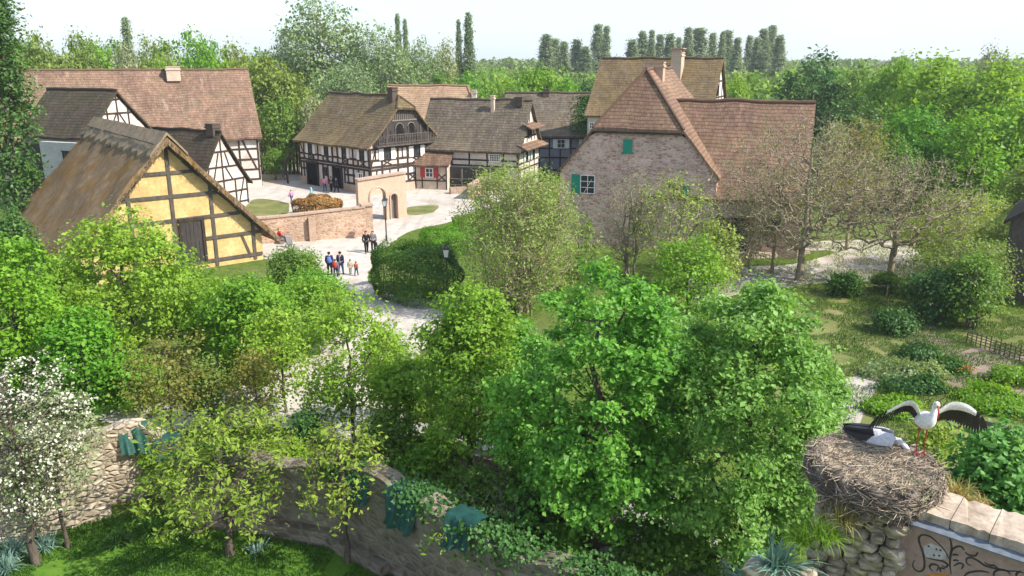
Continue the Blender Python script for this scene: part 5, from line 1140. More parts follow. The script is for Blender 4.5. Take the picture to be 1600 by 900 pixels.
# stake palisade left of the farmhouse
t = thing('stake_fence', 'tall grey palisade of close upright stakes left of the farmhouse', 'fence', gp(447, 272)); rg_ = random.Random(8); b = MB()
for i in range(64):
    u = -3.6 + 7.2 * i / 63 + rg_.uniform(-.05, .05); hh = rg_.uniform(4.2, 7.6); ln_ = rg_.uniform(-.5, .5)
    b.tube([(u, rg_.uniform(-.4, .4), 0), (u + ln_ * .5, rg_.uniform(-.3, .3), hh * .5), (u + ln_, rg_.uniform(-.3, .3), hh)], [.075, .06, .03], 5)
b.build('stakes', M['bark'], t); b = MB(); b.beam((-3.7, 0, 1.4), (3.7, 0, 1.4), .1, .12); b.beam((-3.7, 0, 3.1), (3.7, 0, 3.1), .1, .12); b.build('rail', M['timber_grey'], t)
def rail_fence(name, label, a, b_, H, n, rails, mat, r=.05):
    t = thing(name, label, 'fence', a); d = b_ - a; p_ = MB()
    for i in range(n): q = d * (i / (n - 1)); p_.tube([q, q + Vector((0, 0, H + .08 * math.sin(i * 3)))], r * 1.15, 6)
    p_.build('post', mat, t); r_ = MB()
    for z in rails: r_.tube([d * (i / 6) + Vector((0, .07, z + .03 * math.sin(i * 2.3 + z * 9))) for i in range(7)], r * .8, 6)
    r_.build('rail', mat, t); return t
rail_fence('wattle_fence', 'low brown wattle fence in the shade at the right of the garden', gp(1510, 535), gp(1625, 575), .75, 16, (.15, .3, .45, .6), M['bark'], .03)
rail_fence('rail_fence', 'thin wooden rail beside the crooked bare tree', gp(1350, 462), gp(1420, 465), .75, 3, (.68,), M['plank'], .045)
t = thing('plank_fence', 'grey weathered plank fence behind the standing stork', 'fence', gp(1478, 672)); d = gp(1660, 735) - gp(1478, 672); b = MB()
for i in range(5): q = d * (i / 4); b.box((q.x, q.y, .5), (.12, .12, 1.0), math.atan2(d.y, d.x))
b.build('post', M['timber_grey'], t); b = MB(); nv = Vector((-d.y, d.x, 0)).normalized() * -.09
for z in (.35, .62, .9): b.beam(nv + Vector((0, 0, z)), d + nv + Vector((0, 0, z + .03)), .05, .17, (-d.y, d.x, 0)) if False else b.beam(nv + Vector((0, 0, z)), d + nv + Vector((0, 0, z)), .18, .04, (-d.y, d.x, 0))
b.build('plank', M['plank'], t)
poly_wall('low_stone_wall', 'low rubble wall under the bare trees beside the tiled wing', [gp(1140, 405), gp(1215, 402), gp(1262, 396)], [.55, .5, .45], .5, M['ruin'], None, 5, .2)
poly_wall('low_stone_wall', 'low rough wall by the yard entrance under the gallery house', [gp(735, 312), gp(775, 286), gp(800, 278)], [1.5, 1.6, 1.6], .5, M['stone_wall'], M['coping'], 6)
t = thing('stone_trough', 'pale stone trough on the yard beside the red shuttered annex', 'trough', gp(716, 302), .3); b = MB(); b.box((0, 0, .12), (1.9, .8, .24)); b.box((0, -.34, .45), (1.9, .12, .5)); b.box((0, .34, .45), (1.9, .12, .5)); b.box((-.89, 0, .45), (.12, .56, .5)); b.box((.89, 0, .45), (.12, .56, .5)); b.build('basin', M['coping'], t)

# ---------------------------------------------------------------- ruin round the lawn
W1 = [gp(-140, 868), gp(60, 834), gp(172, 800)]
poly_wall('ruined_wall', 'sunlit pale rubble wall behind the white blossom tree', W1, [3.3, 3.3, 3.1], .7, M['ruin'], None, 11, .45)
W2 = [gp(292, 800), gp(400, 815), gp(530, 838), gp(615, 884), gp(700, 940), gp(800, 990), gp(930, 1040), gp(1050, 1090)]
ruin2 = poly_wall('ruined_wall', 'curved ruined wall of brown plaster around the shaded lawn', W2, [2.2, 2.3, 2.6, 2.9, 2.9, 2.7, 2.6, 2.5], .65, M['ruin_wall'], None, 12, .4)
rg = np.random.default_rng(44); P = []
for i in range(len(W2) - 1):
    a_, b_ = W2[i], W2[i + 1]; hh = [2.2, 2.3, 2.6, 2.9, 2.9, 2.7, 2.6, 2.5]
    for k in range(int((b_ - a_).length * 800)):
        f = rg.random(); q = a_.lerp(b_, f); h0 = hh[i] + (hh[i + 1] - hh[i]) * f; sgn = noise.noise(Vector((q.x * .55, q.y * .55, 2)))
        if sgn < .02: continue
        dn = min(1.6, abs(rg.normal(0, .22 + .7 * max(0, sgn)))); P.append((q.x - W2[0].x + rg.normal(0, .32), q.y - W2[0].y + rg.normal(0, .32), h0 + .22 - dn))
P = np.array(P); V, F = rand_leaves(rg, P, np.array([4, 3, 0]), .12, .85, .7, .6, .6); np_obj('ivy', V, F, M['lf_dark'], ruin2)
kb = poly_wall('stone_kerb', 'low pale stone course along the foot of the curved ruin', [q + Vector((-.15, -.5, 0)) for q in W2[:4]], [.5, .55, .5, .4], .35, M['ruin_wall'], None, 13, .12)
poly_wall('back_wall', 'short pale wall between the lit ruin and the curved ruin', [gp(160, 786), gp(235, 770), gp(300, 776)], [2.4, 2.6, 1.9], .5, M['ruin'], None, 14, .5)
poly_wall('inner_wall', 'grey ruined wall stretch under the foreground trees', [gp(560, 712), gp(700, 735), gp(830, 790), gp(960, 850)], [.9, 1.3, 1.2, 1.0], .5, M['ruin'], None, 15, .4)
def tarp(label, c, w, d, drop, rz, mat, seed):
    """cloth laid over a wall head: hangs down in front and behind with folds"""
    t = thing('tarpaulin', label, 'tarpaulin', (c.x, c.y, 0), rz); rows = []; uv = []
    prof = [(-d / 2 - .30, -drop), (-d / 2 - .2, -drop * .7), (-d / 2 - .13, -drop * .4), (-d / 2 - .1, -.12), (-d / 2 + .02, .05), (0, .10), (d / 2 - .02, .05), (d / 2 + .1, -.15), (d / 2 + .16, -drop * .4), (d / 2 + .25, -drop * .6)]
    for (y, z) in prof:
        r = []
        for i in range(31):
            x = -w / 2 + w * i / 30; n_ = noise.noise(Vector((x * 1.8 + seed, y * 1.3, z))); r.append((x + .12 * noise.noise(Vector((z * 2, seed, x))), y + .14 * n_ * (1 if abs(y) > d / 2 else .3) + (.09 * math.sin(x * 9 + seed + z * 2) + .05 * math.sin(x * 21 + seed)) * min(1, abs(z) * 2), c.z + z + .07 * n_ - .25 * max(0, abs(z) - .3) * abs(noise.noise(Vector((x, seed, 3))))))
        rows.append(r); uv.append([(0, 0)] * 31)
    b = MB(); b.slab(rows, uv, (0, .012, -.012)); b.build('cloth', M[mat], t, True); return t
def on_wall(W, f, z):
    Ls = [(W[i + 1] - W[i]).length for i in range(len(W) - 1)]; s = f * sum(Ls)
    for i, l in enumerate(Ls):
        if s <= l or i == len(Ls) - 1: p = W[i].lerp(W[i + 1], min(1, s / l)); d = W[i + 1] - W[i]; return Vector((p.x, p.y, z)), math.atan2(d.y, d.x)
        s -= l
for f, z, w, dr, mt, lb in ((.42, 2.75, .8, .7, 'net', 'dark green tarpaulin hanging over the curved ruin near its middle'), (.53, 2.9, 1.1, .9, 'net', 'large green tarpaulin draped over the shaded ruin wall'), (.66, 3.0, .9, .7, 'net', 'blue green tarpaulin on the nearer stretch of the curved ruin')):
    p, a = on_wall(W2, f, z); tarp(lb, p, w, .65, dr, a, mt, f * 40)
p, a = on_wall([gp(176, 780), gp(235, 770), gp(300, 776)], (.35), 2.6); tarp('teal tarpaulin over the short wall left of the yellow leaved young tree', p, .9, .5, .8, a, 'net', 3)
p, a = on_wall([gp(176, 780), gp(235, 770), gp(300, 776)], .8, 2.2); tarp('small green tarpaulin behind the yellow leaved young tree', p, .7, .5, .6, a, 'net', 7)

# ---------------------------------------------------------------- nest wall with its painted plaster
ZT = 7.55
P0, P1 = gp(1392, 806, ZT), gp(1600, 876, ZT)
e = (P1 - P0).normalized(); nb = Vector((-e.y, e.x, 0))
if nb.y < 0: nb = -nb
rzw = math.atan2(e.y, e.x)
mw = thing('painted_wall', 'tall pink plastered wall painted with dark scrolls at the lower right corner', 'wall', (P0.x, P0.y, 0), rzw)
b = MB(); b.box((2.5, .42, ZT / 2), (5.0, .84, ZT)); b.build('masonry', M['mural'], mw)
b = MB(); b.slab([[(0.2 + .4 * i, -.07, ZT + .015) for i in range(13)], [(0.2 + .4 * i, .14, ZT + .075) for i in range(13)]], [[(0, 0)] * 13] * 2, (0, 0, -.02)); b.build('lead_flashing', M['lead'], mw)
rg_ = random.Random(3); xx = .22; cs = MB()
while xx < 5:
    w = rg_.uniform(.5, .85); P = []
    for zz in (ZT + .06, ZT + .21):
        for j in range(8):
            fx = xx + w * j / 7 if True else 0; P.append(Vector((fx, .085 + rg_.uniform(-.035, .035), zz + rg_.uniform(-.012, .012))))
        for j in range(7, -1, -1): P.append(Vector((xx + w * j / 7, .93 + rg_.uniform(-.05, .05), zz + rg_.uniform(-.012, .012))))
    cs.add(P, [tuple(range(15, -1, -1))] + [(i, (i + 1) % 16, 16 + (i + 1) % 16, 16 + i) for i in range(16)] + [tuple(range(16, 32))]); xx += w + .012
M['coping_pale'] = m_rough('pale pinkish sandstone slabs', (0.25, 0.195, 0.14), (0.42, 0.335, 0.255), (0.54, 0.455, 0.36), scale=2.6, fine=8, bump=.7)
cs.build('coping_stones', M['coping_pale'], mw)
def face(zx, zy):
    """point of the plaster face (wall frame) seen at the enlarged-photo position zx, zy"""
    d = _ray(1370 + zx / 6.43, 760 + zy / 6.43); o = Vector((0, 0, CAMH)); n_ = nb; t = (P0 - o).dot(n_) / d.dot(n_); q = o + d * t - Vector((P0.x, P0.y, 0)); return Vector((q.dot(e), 0, q.z))
def ribbon(mb, pts, w, off=.004):
    Q = [face(*p) for p in pts]; S2 = []
    n = len(Q)
    for i in range(n - 1):
        a_, b_, c_, d_ = Q[max(i - 1, 0)], Q[i], Q[i + 1], Q[min(i + 2, n - 1)]
        for j in range(4):
            t = j / 4; S2.append(.5 * ((2 * b_) + (c_ - a_) * t + (2 * a_ - 5 * b_ + 4 * c_ - d_) * t * t + (3 * b_ - a_ - 3 * c_ + d_) * t ** 3))
    S2.append(Q[-1]); r1, r2 = [], []; m = len(S2)
    for i, p in enumerate(S2):
        d = (S2[min(i + 1, m - 1)] - S2[max(i - 1, 0)]).normalized(); nn = Vector((-d.z, 0, d.x)); ww = w * (.35 + .65 * math.sin(math.pi * (i + .5) / m)) / 2
        r1.append(p + nn * ww + Vector((0, -off, 0))); r2.append(p - nn * ww + Vector((0, -off, 0)))
    mb.slab([r1, r2], [[(0, 0)] * m] * 2, (0, off * .9, 0))
b = MB(); pts = [(470, 600), (540, 570), (640, 610), (695, 670), (690, 730), (620, 745), (500, 715), (475, 660)]; b.prism([face(*p) + Vector((0, -.003, 0)) for p in pts], (0, .0025, 0)); b.build('pale_field', M['mural_pale'], mw)
b = MB(); STR = [[(385, 740), (362, 775), (375, 825), (425, 855), (470, 830), (480, 760), (462, 660), (430, 570), (425, 515), (460, 487), (530, 500), (600, 555), (680, 640), (735, 745)],
    [(500, 715), (580, 735), (660, 750), (712, 785), (690, 812), (650, 790)], [(712, 478), (742, 545), (752, 625), (740, 700), (735, 790), (748, 880)], [(745, 690), (762, 632), (810, 603), (852, 607), (878, 640)],
    [(760, 690), (790, 684), (822, 692)], [(765, 745), (795, 740), (825, 748)], [(885, 660), (930, 690), (990, 695), (1015, 660)], [(950, 795), (908, 775), (903, 728), (945, 715), (1010, 742), (1075, 788), (1140, 812), (1215, 828), (1330, 850), (1400, 850), (1479, 870)],
    [(1080, 760), (1130, 790), (1180, 795), (1220, 825)], [(1180, 920), (1178, 865), (1225, 838), (1300, 845), (1345, 885)], [(870, 910), (925, 865), (1040, 850), (1130, 865)], [(560, 850), (530, 810), (560, 780), (620, 800), (600, 850)], [(640, 860), (640, 820), (690, 830)], [(770, 800), (830, 770), (870, 790), (850, 830)], [(1400, 905), (1410, 870), (1450, 850)]]
for s_ in STR: ribbon(b, s_, .032)
b.build('scroll_painting', M['scroll'], mw)
b = MB()
for (cx, cy) in ((522, 600), (600, 630), (640, 640), (575, 690), (628, 695)): 
    c_ = face(cx, cy); b.prism([c_ + Vector((.017 * math.cos(q), -.0065, .017 * math.sin(q))) for q in np.arange(0, 6.2, .7)], (0, .002, 0))
b.build('scroll_dots', M['scroll'], mw)
b = MB(); b.prism([face(*p) + Vector((0, -.003, 0)) for p in ((505, 885), (620, 872), (735, 885), (745, 960), (500, 960))], (0, .002, 0)); b.build('ochre_field', M['orange_paint'], mw)
# rubble stump under the nest
st = thing('rubble_pier', 'crumbling rubble masonry stump below the stork nest', 'pier', (P0.x, P0.y, 0), rzw); b = MB(); b.box((-.42, .5, 3.6), (.72, .9, 7.2)); b.build('core', M['ruin_plaster'], st)
def stone(mb, c, d, rg):
    c = Vector(c); P = []; n1, n2 = 8, 5
    ph = rg.uniform(0, 6); rot = Matrix.Rotation(rg.uniform(-.25, .25), 3, 'Y') @ Matrix.Rotation(rg.uniform(-.3, .3), 3, 'Z')
    for i in range(n2):
        la = -math.pi / 2 + math.pi * (i + .5) / n2
        for j in range(n1):
            lo = 2 * math.pi * j / n1; v = Vector((math.cos(la) * math.cos(lo), math.cos(la) * math.sin(lo), math.sin(la)))
            v = Vector([math.copysign(abs(q) ** .55, q) for q in v]) * (1 + .12 * math.sin(ph + j * 1.7 + i)); P.append(c + rot @ Vector((v.x * d[0] / 2, v.y * d[1] / 2, v.z * d[2] / 2)))
    F = [(i * n1 + j, i * n1 + (j + 1) % n1, (i + 1) * n1 + (j + 1) % n1, (i + 1) * n1 + j) for i in range(n2 - 1) for j in range(n1)] + [tuple(range(n1 - 1, -1, -1)), tuple((n2 - 1) * n1 + j for j in range(n1))]; mb.add(P, F)
b = MB(); rg_ = random.Random(12); z = 4.2
while z < 7.5:
    hh = rg_.uniform(.14, .26); x = -1.15 + (7.5 - z) * -.06
    while x < .0:
        w = rg_.uniform(.2, .42); stone(b, (x + w / 2, .02 + rg_.uniform(-.09, .05), z + hh / 2), (w, .42, hh * 1.05), rg_); x += w * .95
    y = .2
    while y < 1.0: w = rg_.uniform(.2, .4); stone(b, (-.95 + rg_.uniform(-.1, .05) - (7.5 - z) * .05, y + w / 2, z + hh / 2), (.4, w, hh), rg_); y += w * .95
    z += hh * .92
b.build('rubble_stones', M['ruin'], st, True)
def tuft(name, label, loc, mat, n, ln, wd, spread, seed, cat='plant', bend=.5):
    rg = np.random.default_rng(seed); t = thing(name, label, cat, loc); b = MB()
    for k in range(n):
        a = rg.uniform(0, 6.28); tilt = rg.uniform(.05, 1.0) ** .8 * spread; l = ln * rg.uniform(.6, 1.15); p = Vector((rg.normal(0, .08), rg.normal(0, .08), 0)); d = Vector((math.cos(a), math.sin(a), 0)); s = Vector((-d.y, d.x, 0)); r1, r2 = [], []
        for i in range(5):
            f = i / 4; ang = tilt + bend * f * f * tilt; q = p + d * (math.sin(ang) * l * f) + Vector((0, 0, math.cos(ang) * l * f)); w = wd * (1 - f ** 2) * .5 + .001; r1.append(q + s * w + Vector((0, 0, w * .4))); r2.append(q - s * w + Vector((0, 0, w * .4)))
        b.grid([r1, r2])
    b.build('leaves', M[mat], t); return t
tuft('yucca_plant', 'spiky blue green rosette plant below the rubble stump', at(1214, 888, 11.4), 'lf_blue', 110, .62, .045, 1.25, 4, bend=.25)
tuft('yucca_plant', 'second blue green spiky plant lower beside the rubble stump', at(1170, 915, 11.8), 'lf_blue', 60, .5, .04, 1.2, 5, bend=.25)
for i, (x_, y_, Y_, lb) in enumerate(((1290, 842, 11.15, 'yellow green grass tuft on the left shoulder of the rubble stump'), (1255, 850, 11.3, 'green grass tuft lowest on the rubble stump'), (1318, 815, 11.25, 'dry grass tuft just below the nest rim'), (1492, 778, 11.75, 'straw coloured dry grass tuft on the wall right of the nest'), (1530, 786, 11.5, 'short dry grass on the coping right of the nest'))):
    tuft('grass_tuft', lb, at(x_, y_, Y_), 'lf_spring' if i < 2 else 'lf_drygrass', 150 if i < 4 else 70, .42 if i < 4 else .2, .014, 1.2, 20 + i)
# ledge of the stump that carries the plants
b = MB(); rg_ = random.Random(31)
for k in range(26): q = at(rg_.uniform(1180, 1300), rg_.uniform(870, 960), rg_.uniform(11.3, 11.9)) - Vector((P0.x, P0.y, 0)); stone(b, (q.dot(e), q.dot(nb) + .1, q.z - .16), (.4, .4, .26), rg_)
b.build('ledge_stones', M['ruin'], st, True)

# ---------------------------------------------------------------- stork nest
NC = at(1367, 716, 11.95); NZ = NC.z; NR = 1.0
nest = thing('stork_nest', 'large round stork nest of tangled sticks on top of the wall', 'nest', (NC.x, NC.y, NZ - .51)); nest.scale = (1, 1, .70)
M['stick'] = m_rough('grey nest sticks', (0.075, 0.058, 0.045), (0.17, 0.135, 0.105), (0.30, 0.25, 0.20), scale=3.0, fine=14, bump=.3)
M['stick_pale'] = m_rough('pale dry straw', (0.30, 0.235, 0.155), (0.46, 0.375, 0.265), scale=4, fine=20, bump=.3)
b = MB(); rows = []
prof = [(0.0, .56), (.45, .58), (.75, .66), (.92, .70), (1.0, .62), (1.02, .40), (1.0, .2), (.93, .02), (.0, .0)]
for (r_, z_) in prof: rows.append([(NR * r_ * math.cos(2 * math.pi * k / 40) * (1 + .04 * math.sin(k * 1.9 + z_ * 9)), NR * r_ * math.sin(2 * math.pi * k / 40) * (1 + .04 * math.sin(k * 1.9 + z_ * 9)), z_ + .03 * math.sin(k * 2.7)) for k in range(41)])
b.grid(rows); b.build('nest_bowl', M['stick'], nest, True)
rg_ = random.Random(6); b = MB(); c2 = MB()
for k in range(2300):
    a = rg_.uniform(0, 6.283); z_ = rg_.uniform(.02, .70); r_ = NR * (.90 + .12 * math.sin(math.pi * min(1, z_ / .7))) * rg_.uniform(.95, 1.05); p = Vector((r_ * math.cos(a), r_ * math.sin(a), z_)); tg = Vector((-math.sin(a), math.cos(a), 0)); l = rg_.uniform(.15, .48) * .5
    d = (tg * rg_.choice((-1, 1)) + Vector((math.cos(a), math.sin(a), 0)) * rg_.uniform(-.25, .3) + Vector((0, 0, rg_.gauss(0, .75) - (.6 if rg_.random() < .3 else 0)))).normalized(); m_ = p + Vector((math.cos(a), math.sin(a), 0)) * .03
    (b if rg_.random() < .75 else c2).tube([p - d * l, m_ + Vector((0, 0, rg_.uniform(-.02, .02))), p + d * l], [.008, .009, .004], 4, False)
for k in range(2100):
    a = rg_.uniform(0, 6.283); r_ = NR * math.sqrt(rg_.random()) * .99; z_ = .575 + .13 * (r_ / NR) ** 2 + rg_.uniform(0, .03) - (.05 if r_ > NR * .94 else 0); d = Vector((rg_.gauss(0, 1), rg_.gauss(0, 1), rg_.gauss(0, .12))).normalized() * rg_.uniform(.06, .22); p = Vector((r_ * math.cos(a), r_ * math.sin(a), z_))
    (c2 if rg_.random() < .75 else b).tube([p - d, p + Vector((0, 0, .012)), p + d], [.005, .007, .003], 3, False)
for k in range(260):
    a = rg_.uniform(0, 6.283); p = Vector((NR * .93 * math.cos(a), NR * .93 * math.sin(a), rg_.uniform(.05, .62))); d = (Vector((math.cos(a), math.sin(a), 0)) * rg_.uniform(.2, 1) + Vector((-math.sin(a), math.cos(a), 0)) * rg_.gauss(0, .9) + Vector((0, 0, rg_.gauss(-.25, .5)))).normalized() * rg_.uniform(.2, .42); (b if k % 3 else c2).tube([p - d * .4, p + d * .5 + Vector((0, 0, rg_.uniform(-.02, .02))), p + d], [.011, .009, .004], 4, False)
for k in range(120):
    a = rg_.uniform(-2.9, -.2); p = Vector((NR * .95 * math.cos(a), NR * .95 * math.sin(a), rg_.uniform(0, .2))); d = Vector((math.cos(a) * .2, math.sin(a) * .2, -1)).normalized() * rg_.uniform(.15, .4); b.tube([p, p + d * .5 + Vector((rg_.gauss(0, .03), 0, 0)), p + d + Vector((rg_.gauss(0, .08), 0, 0))], [.009, .008, .004], 4, False)
so = b.build('sticks', M['stick'], nest); so['kind'] = 'stuff'; so = c2.build('straw', M['stick_pale'], nest); so['kind'] = 'stuff'
tuft('grass_tuft', 'small green weeds sprouting from the front of the nest', (NC.x + .35, NC.y - .78, NZ - .14), 'lf_pale', 160, .2, .012, 1.4, 40)

# ---------------------------------------------------------------- storks
M['feather_white'] = m_rough('white plumage', (0.66, 0.64, 0.60), (0.80, 0.79, 0.76), scale=5, fine=40, stretch=(1, 1, .4), bump=.35)
M['feather_grey'] = m_rough('soiled white plumage', (0.44, 0.44, 0.47), (0.62, 0.62, 0.65), scale=5, fine=40, bump=.35)
M['feather_black'] = m_rough('black flight feathers', (0.006, 0.006, 0.007), (0.022, 0.021, 0.022), scale=6, fine=40, rough=.5, bump=.2, spec=.4)
M['bill_red'] = m_plain('orange red bill and legs', (0.34, 0.050, 0.026), .45, .4, .2)
M['eye'] = m_plain('black eye', (0.004, 0.004, 0.004), .2, .6, .1)
def loft(mb, spine, seg=14):
    """spine: (centre, rx, ry) rings perpendicular to the path -> one continuous surface"""
    pts = [Vector(s_[0]) for s_ in spine]; n = len(pts); rings = []; ref = Vector((1, 0, 0))
    for i, p in enumerate(pts):
        d = (pts[min(i + 1, n - 1)] - pts[max(i - 1, 0)]).normalized(); x = ref - d * ref.dot(d)
        if x.length < .05: x = d.orthogonal()
        x.normalize(); y = d.cross(x); rings.append([p + x * math.cos(2 * math.pi * k / seg) * spine[i][1] + y * math.sin(2 * math.pi * k / seg) * spine[i][2] for k in range(seg)])
    P = [q for r in rings for q in r]; F = [(i * seg + k, i * seg + (k + 1) % seg, (i + 1) * seg + (k + 1) % seg, (i + 1) * seg + k) for i in range(n - 1) for k in range(seg)] + [tuple(range(seg - 1, -1, -1)), tuple((n - 1) * seg + k for k in range(seg))]; mb.add(P, F)
def cat(Q, t):
    n = len(Q) - 1; x = t * n; i = min(int(x), n - 1); f = x - i; a_, b_, c_, d_ = [Vector(Q[max(0, min(n, i + k))]) for k in (-1, 0, 1, 2)]
    return .5 * ((2 * b_) + (c_ - a_) * f + (2 * a_ - 5 * b_ + 4 * c_ - d_) * f * f + (3 * b_ - a_ - 3 * c_ + d_) * f ** 3)
def blade(mb, a, b_, w, side, th=.004, tip=.3):
    a, b_, side = Vector(a), Vector(b_), Vector(side).normalized(); r1, r2 = [], []
    for i in range(6):
        f = i / 5; q = a.lerp(b_, f); ww = w * (.75 + .25 * math.sin(math.pi * f)) * (1 if f < .75 else (1 - f) / .25 * .85 + .15) / 2; r1.append(q + side * ww); r2.append(q - side * ww)
    d = (b_ - a).normalized(); nn = d.cross(side).normalized() * th; mb.slab([r1, r2], [[(0, 0)] * 6] * 2, nn)
def wing(parent, lead, trail, nf=24, finger=7):
    cv = MB(); rows = []
    for k in range(17):
        t = k / 16 * .80; l, tr = cat(lead, t), cat(trail, t); ch = tr - l; fr = .42 * (1 - .45 * max(0, t - .45) / .35); r = []
        for j in range(6):
            f = j / 5 * fr; q = l + ch * f; th = .035 * math.sin(math.pi * (j + .3) / 5.6) * (1 - t * .6); r.append(q + Vector((0, -th, th * .3)))
        for j in range(5, -1, -1):
            f = j / 5 * fr; q = l + ch * f; th = .02 * math.sin(math.pi * (j + .3) / 5.6) * (1 - t * .6); r.append(q + Vector((0, th, 0)))
        rows.append(r)
    cv.grid(rows); wo_ = cv.build('wing', M['feather_white'], parent, True); fl = MB()
    for k in range(nf):
        t = (k + .5) / nf; l, tr = cat(lead, min(t, .93)), cat(trail, t); st = l + (tr - l) * (.16 if t < .75 else .02)
        if t > .93: st = cat(lead, .9)
        w = .07 if t < .62 else .046; sd = (cat(trail, min(1, t + .03)) - cat(trail, max(0, t - .03))); blade(fl, st + Vector((0, .012 + .002 * (k % 3), 0)), tr, w, sd, .003)
    fl.build('flight_feathers', M['feather_black'], wo_); return wo_
SP = gp(1437, 709, NZ - .02)
sk = thing('stork', 'white stork standing on the nest with both black tipped wings spread', 'stork', SP, R(-6))
b = MB(); b.m = 0
# body, neck and head in one skin, legs and bill on the same mesh
loft(b, [((0.0, .30, .50), .012, .01), ((0, .22, .52), .06, .05), ((0, .10, .57), .125, .12), ((.0, -.02, .62), .155, .155), ((.01, -.10, .67), .13, .135), ((.03, -.155, .735), .085, .085), ((.05, -.165, .80), .055, .058), ((.06, -.15, .87), .043, .046), ((.065, -.14, .925), .042, .045), ((.068, -.155, .965), .046, .052), ((.07, -.185, .985), .045, .048), ((.07, -.225, .98), .032, .030), ((.07, -.24, .975), .018, .016)], 16)
b.m = 1; loft(b, [((.07, -.232, .975), .017, .016), ((.072, -.27, .90), .014, .013), ((.074, -.29, .82), .009, .009), ((.075, -.30, .76), .002, .002)], 8)
for sx, dy in ((-.055, .0), (.055, -.03)):
    loft(b, [((sx, .02 + dy, .54), .035, .035), ((sx, .02 + dy, .46), .018, .018), ((sx * 1.05, .03 + dy, .30), .008, .008), ((sx * 1.05, .035 + dy, .26), .013, .013), ((sx * 1.05, .03 + dy, .22), .008, .008), ((sx * 1.05, .01 + dy, .02), .008, .008)], 8)
    for tx, ty in ((-.06, -.08), (0, -.1), (.06, -.08), (0, .06)): loft(b, [((sx * 1.05, .01 + dy, .018), .011, .011), ((sx * 1.05 + tx, .01 + dy + ty, .006), .006, .006)], 6)
so = b.build('body', [M['feather_white'], M['bill_red']], sk, True)
b = MB()
for sx in (-1, 1): loft(b, [((.07 + sx * .036, -.195, .99), .002, .002), ((.07 + sx * .041, -.196, .991), .009, .009), ((.07 + sx * .046, -.197, .992), .002, .002)], 8)
b.build('eye', M['eye'], so)
wing(sk, [(.08, -.02, .70), (.20, -.05, .86), (.33, -.06, .975), (.48, -.05, .985), (.64, -.02, .92), (.82, .02, .78), (1.0, .05, .60)], [(.08, .08, .54), (.24, .12, .54), (.38, .14, .56), (.52, .13, .54), (.70, .11, .44), (.88, .09, .37), (1.05, .07, .46)])
wing(sk, [(-.08, -.02, .70), (-.14, -.05, .84), (-.24, -.06, .965), (-.34, -.05, .97), (-.46, -.02, .88), (-.64, .02, .72), (-.84, .05, .52)], [(-.08, .08, .54), (-.14, .12, .60), (-.22, .13, .68), (-.34, .13, .66), (-.52, .11, .54), (-.71, .09, .40), (-.90, .07, .34)])
b = MB()
for k in range(7): blade(b, (-.04 + .013 * k, .20, .545), (-.10 + .033 * k, .43, .45), .05, (1, 0, 0))
b.build('tail', M['feather_white'], sk)
for k in range(1): pass
# crouching stork
CP = gp(1366, 697, NZ - .12)
sk2 = thing('stork', 'crouching stork with folded black and grey wings lying low in the nest', 'stork', CP, R(-24))
b = MB(); loft(b, [((-.34, .02, .20), .02, .02), ((-.25, .01, .19), .09, .10), ((-.1, 0, .17), .145, .16), ((.06, 0, .16), .155, .165), ((.2, -.01, .16), .12, .12), ((.29, -.02, .19), .075, .075), ((.36, -.03, .20), .05, .05), ((.43, -.05, .15), .042, .042), ((.48, -.07, .11), .045, .048), ((.53, -.09, .08), .026, .026)], 14)
b.m = 1; loft(b, [((.525, -.09, .082), .017, .017), ((.60, -.12, .05), .011, .011), ((.69, -.16, .01), .003, .003)], 8); bo = b.build('body', [M['feather_grey'], M['bill_red']], sk2, True)
for sy in (-1, 1):
    cv = MB(); rows = []
    for i in range(9):
        f = i / 8; x = .26 - .40 * f; w = .19 * math.sin(math.pi * (.16 + .72 * f)) ; r = []
        for j in range(7): g_ = j / 6; ang = (-.25 + 1.3 * g_); r.append((x + .03 * math.sin(g_ * 3), sy * (.172 * math.cos(ang)) * (.8 + .3 * w / .19) , .165 + .185 * math.sin(ang) * (.75 + .35 * w / .19)))
        rows.append(r)
    cv.slab(rows, [[(0, 0)] * 7] * 9, (0, -sy * .012, -.012)); wq = cv.build('wing', M['feather_grey'], sk2, True); fl = MB()
    for k in range(13): g_ = k / 12; a_ = -.1 + 1.2 * g_; blade(fl, (.0 - .06 * g_, sy * .165 * math.cos(a_), .175 + .19 * math.sin(a_) + .008), (-.44 - .10 * math.sin(g_ * 2.6), sy * (.10 * math.cos(a_)) , .20 + .13 * math.sin(a_)), .075, (0, .3, 1) if g_ < .5 else (0, 1, .1), .004)
    fl.build('flight_feathers', M['feather_black'], wq)

# ---------------------------------------------------------------- people
def skin_obj(name, verts, edges, radii, mat, parent, root=0, sub=2):
    me = bpy.data.meshes.new(name); me.from_pydata(verts, edges, []); o = bpy.data.objects.new(name, me); COL.objects.link(o)
    m = o.modifiers.new('skin', 'SKIN'); m.use_smooth_shade = True
    sv = me.skin_vertices[0].data if me.skin_vertices else None
    if sv is None:
        bm = bmesh.new(); bm.from_mesh(me); bm.verts.layers.skin.verify(); bm.to_mesh(me); bm.free(); sv = me.skin_vertices[0].data
    for i, r in enumerate(radii): sv[i].radius = (r, r) if not hasattr(r, '__len__') else r; sv[i].use_root = (i == root)
    s2 = o.modifiers.new('sub', 'SUBSURF'); s2.levels = sub; s2.render_levels = sub
    dg = bpy.context.evaluated_depsgraph_get(); dg.update(); nm = bpy.data.meshes.new_from_object(o.evaluated_get(dg))
    bpy.data.objects.remove(o); bpy.data.meshes.remove(me); nm.name = name; nm.materials.clear(); nm.materials.append(mat)
    nm.polygons.foreach_set('use_smooth', [True] * len(nm.polygons)); return link(bpy.data.objects.new(name, nm), parent)
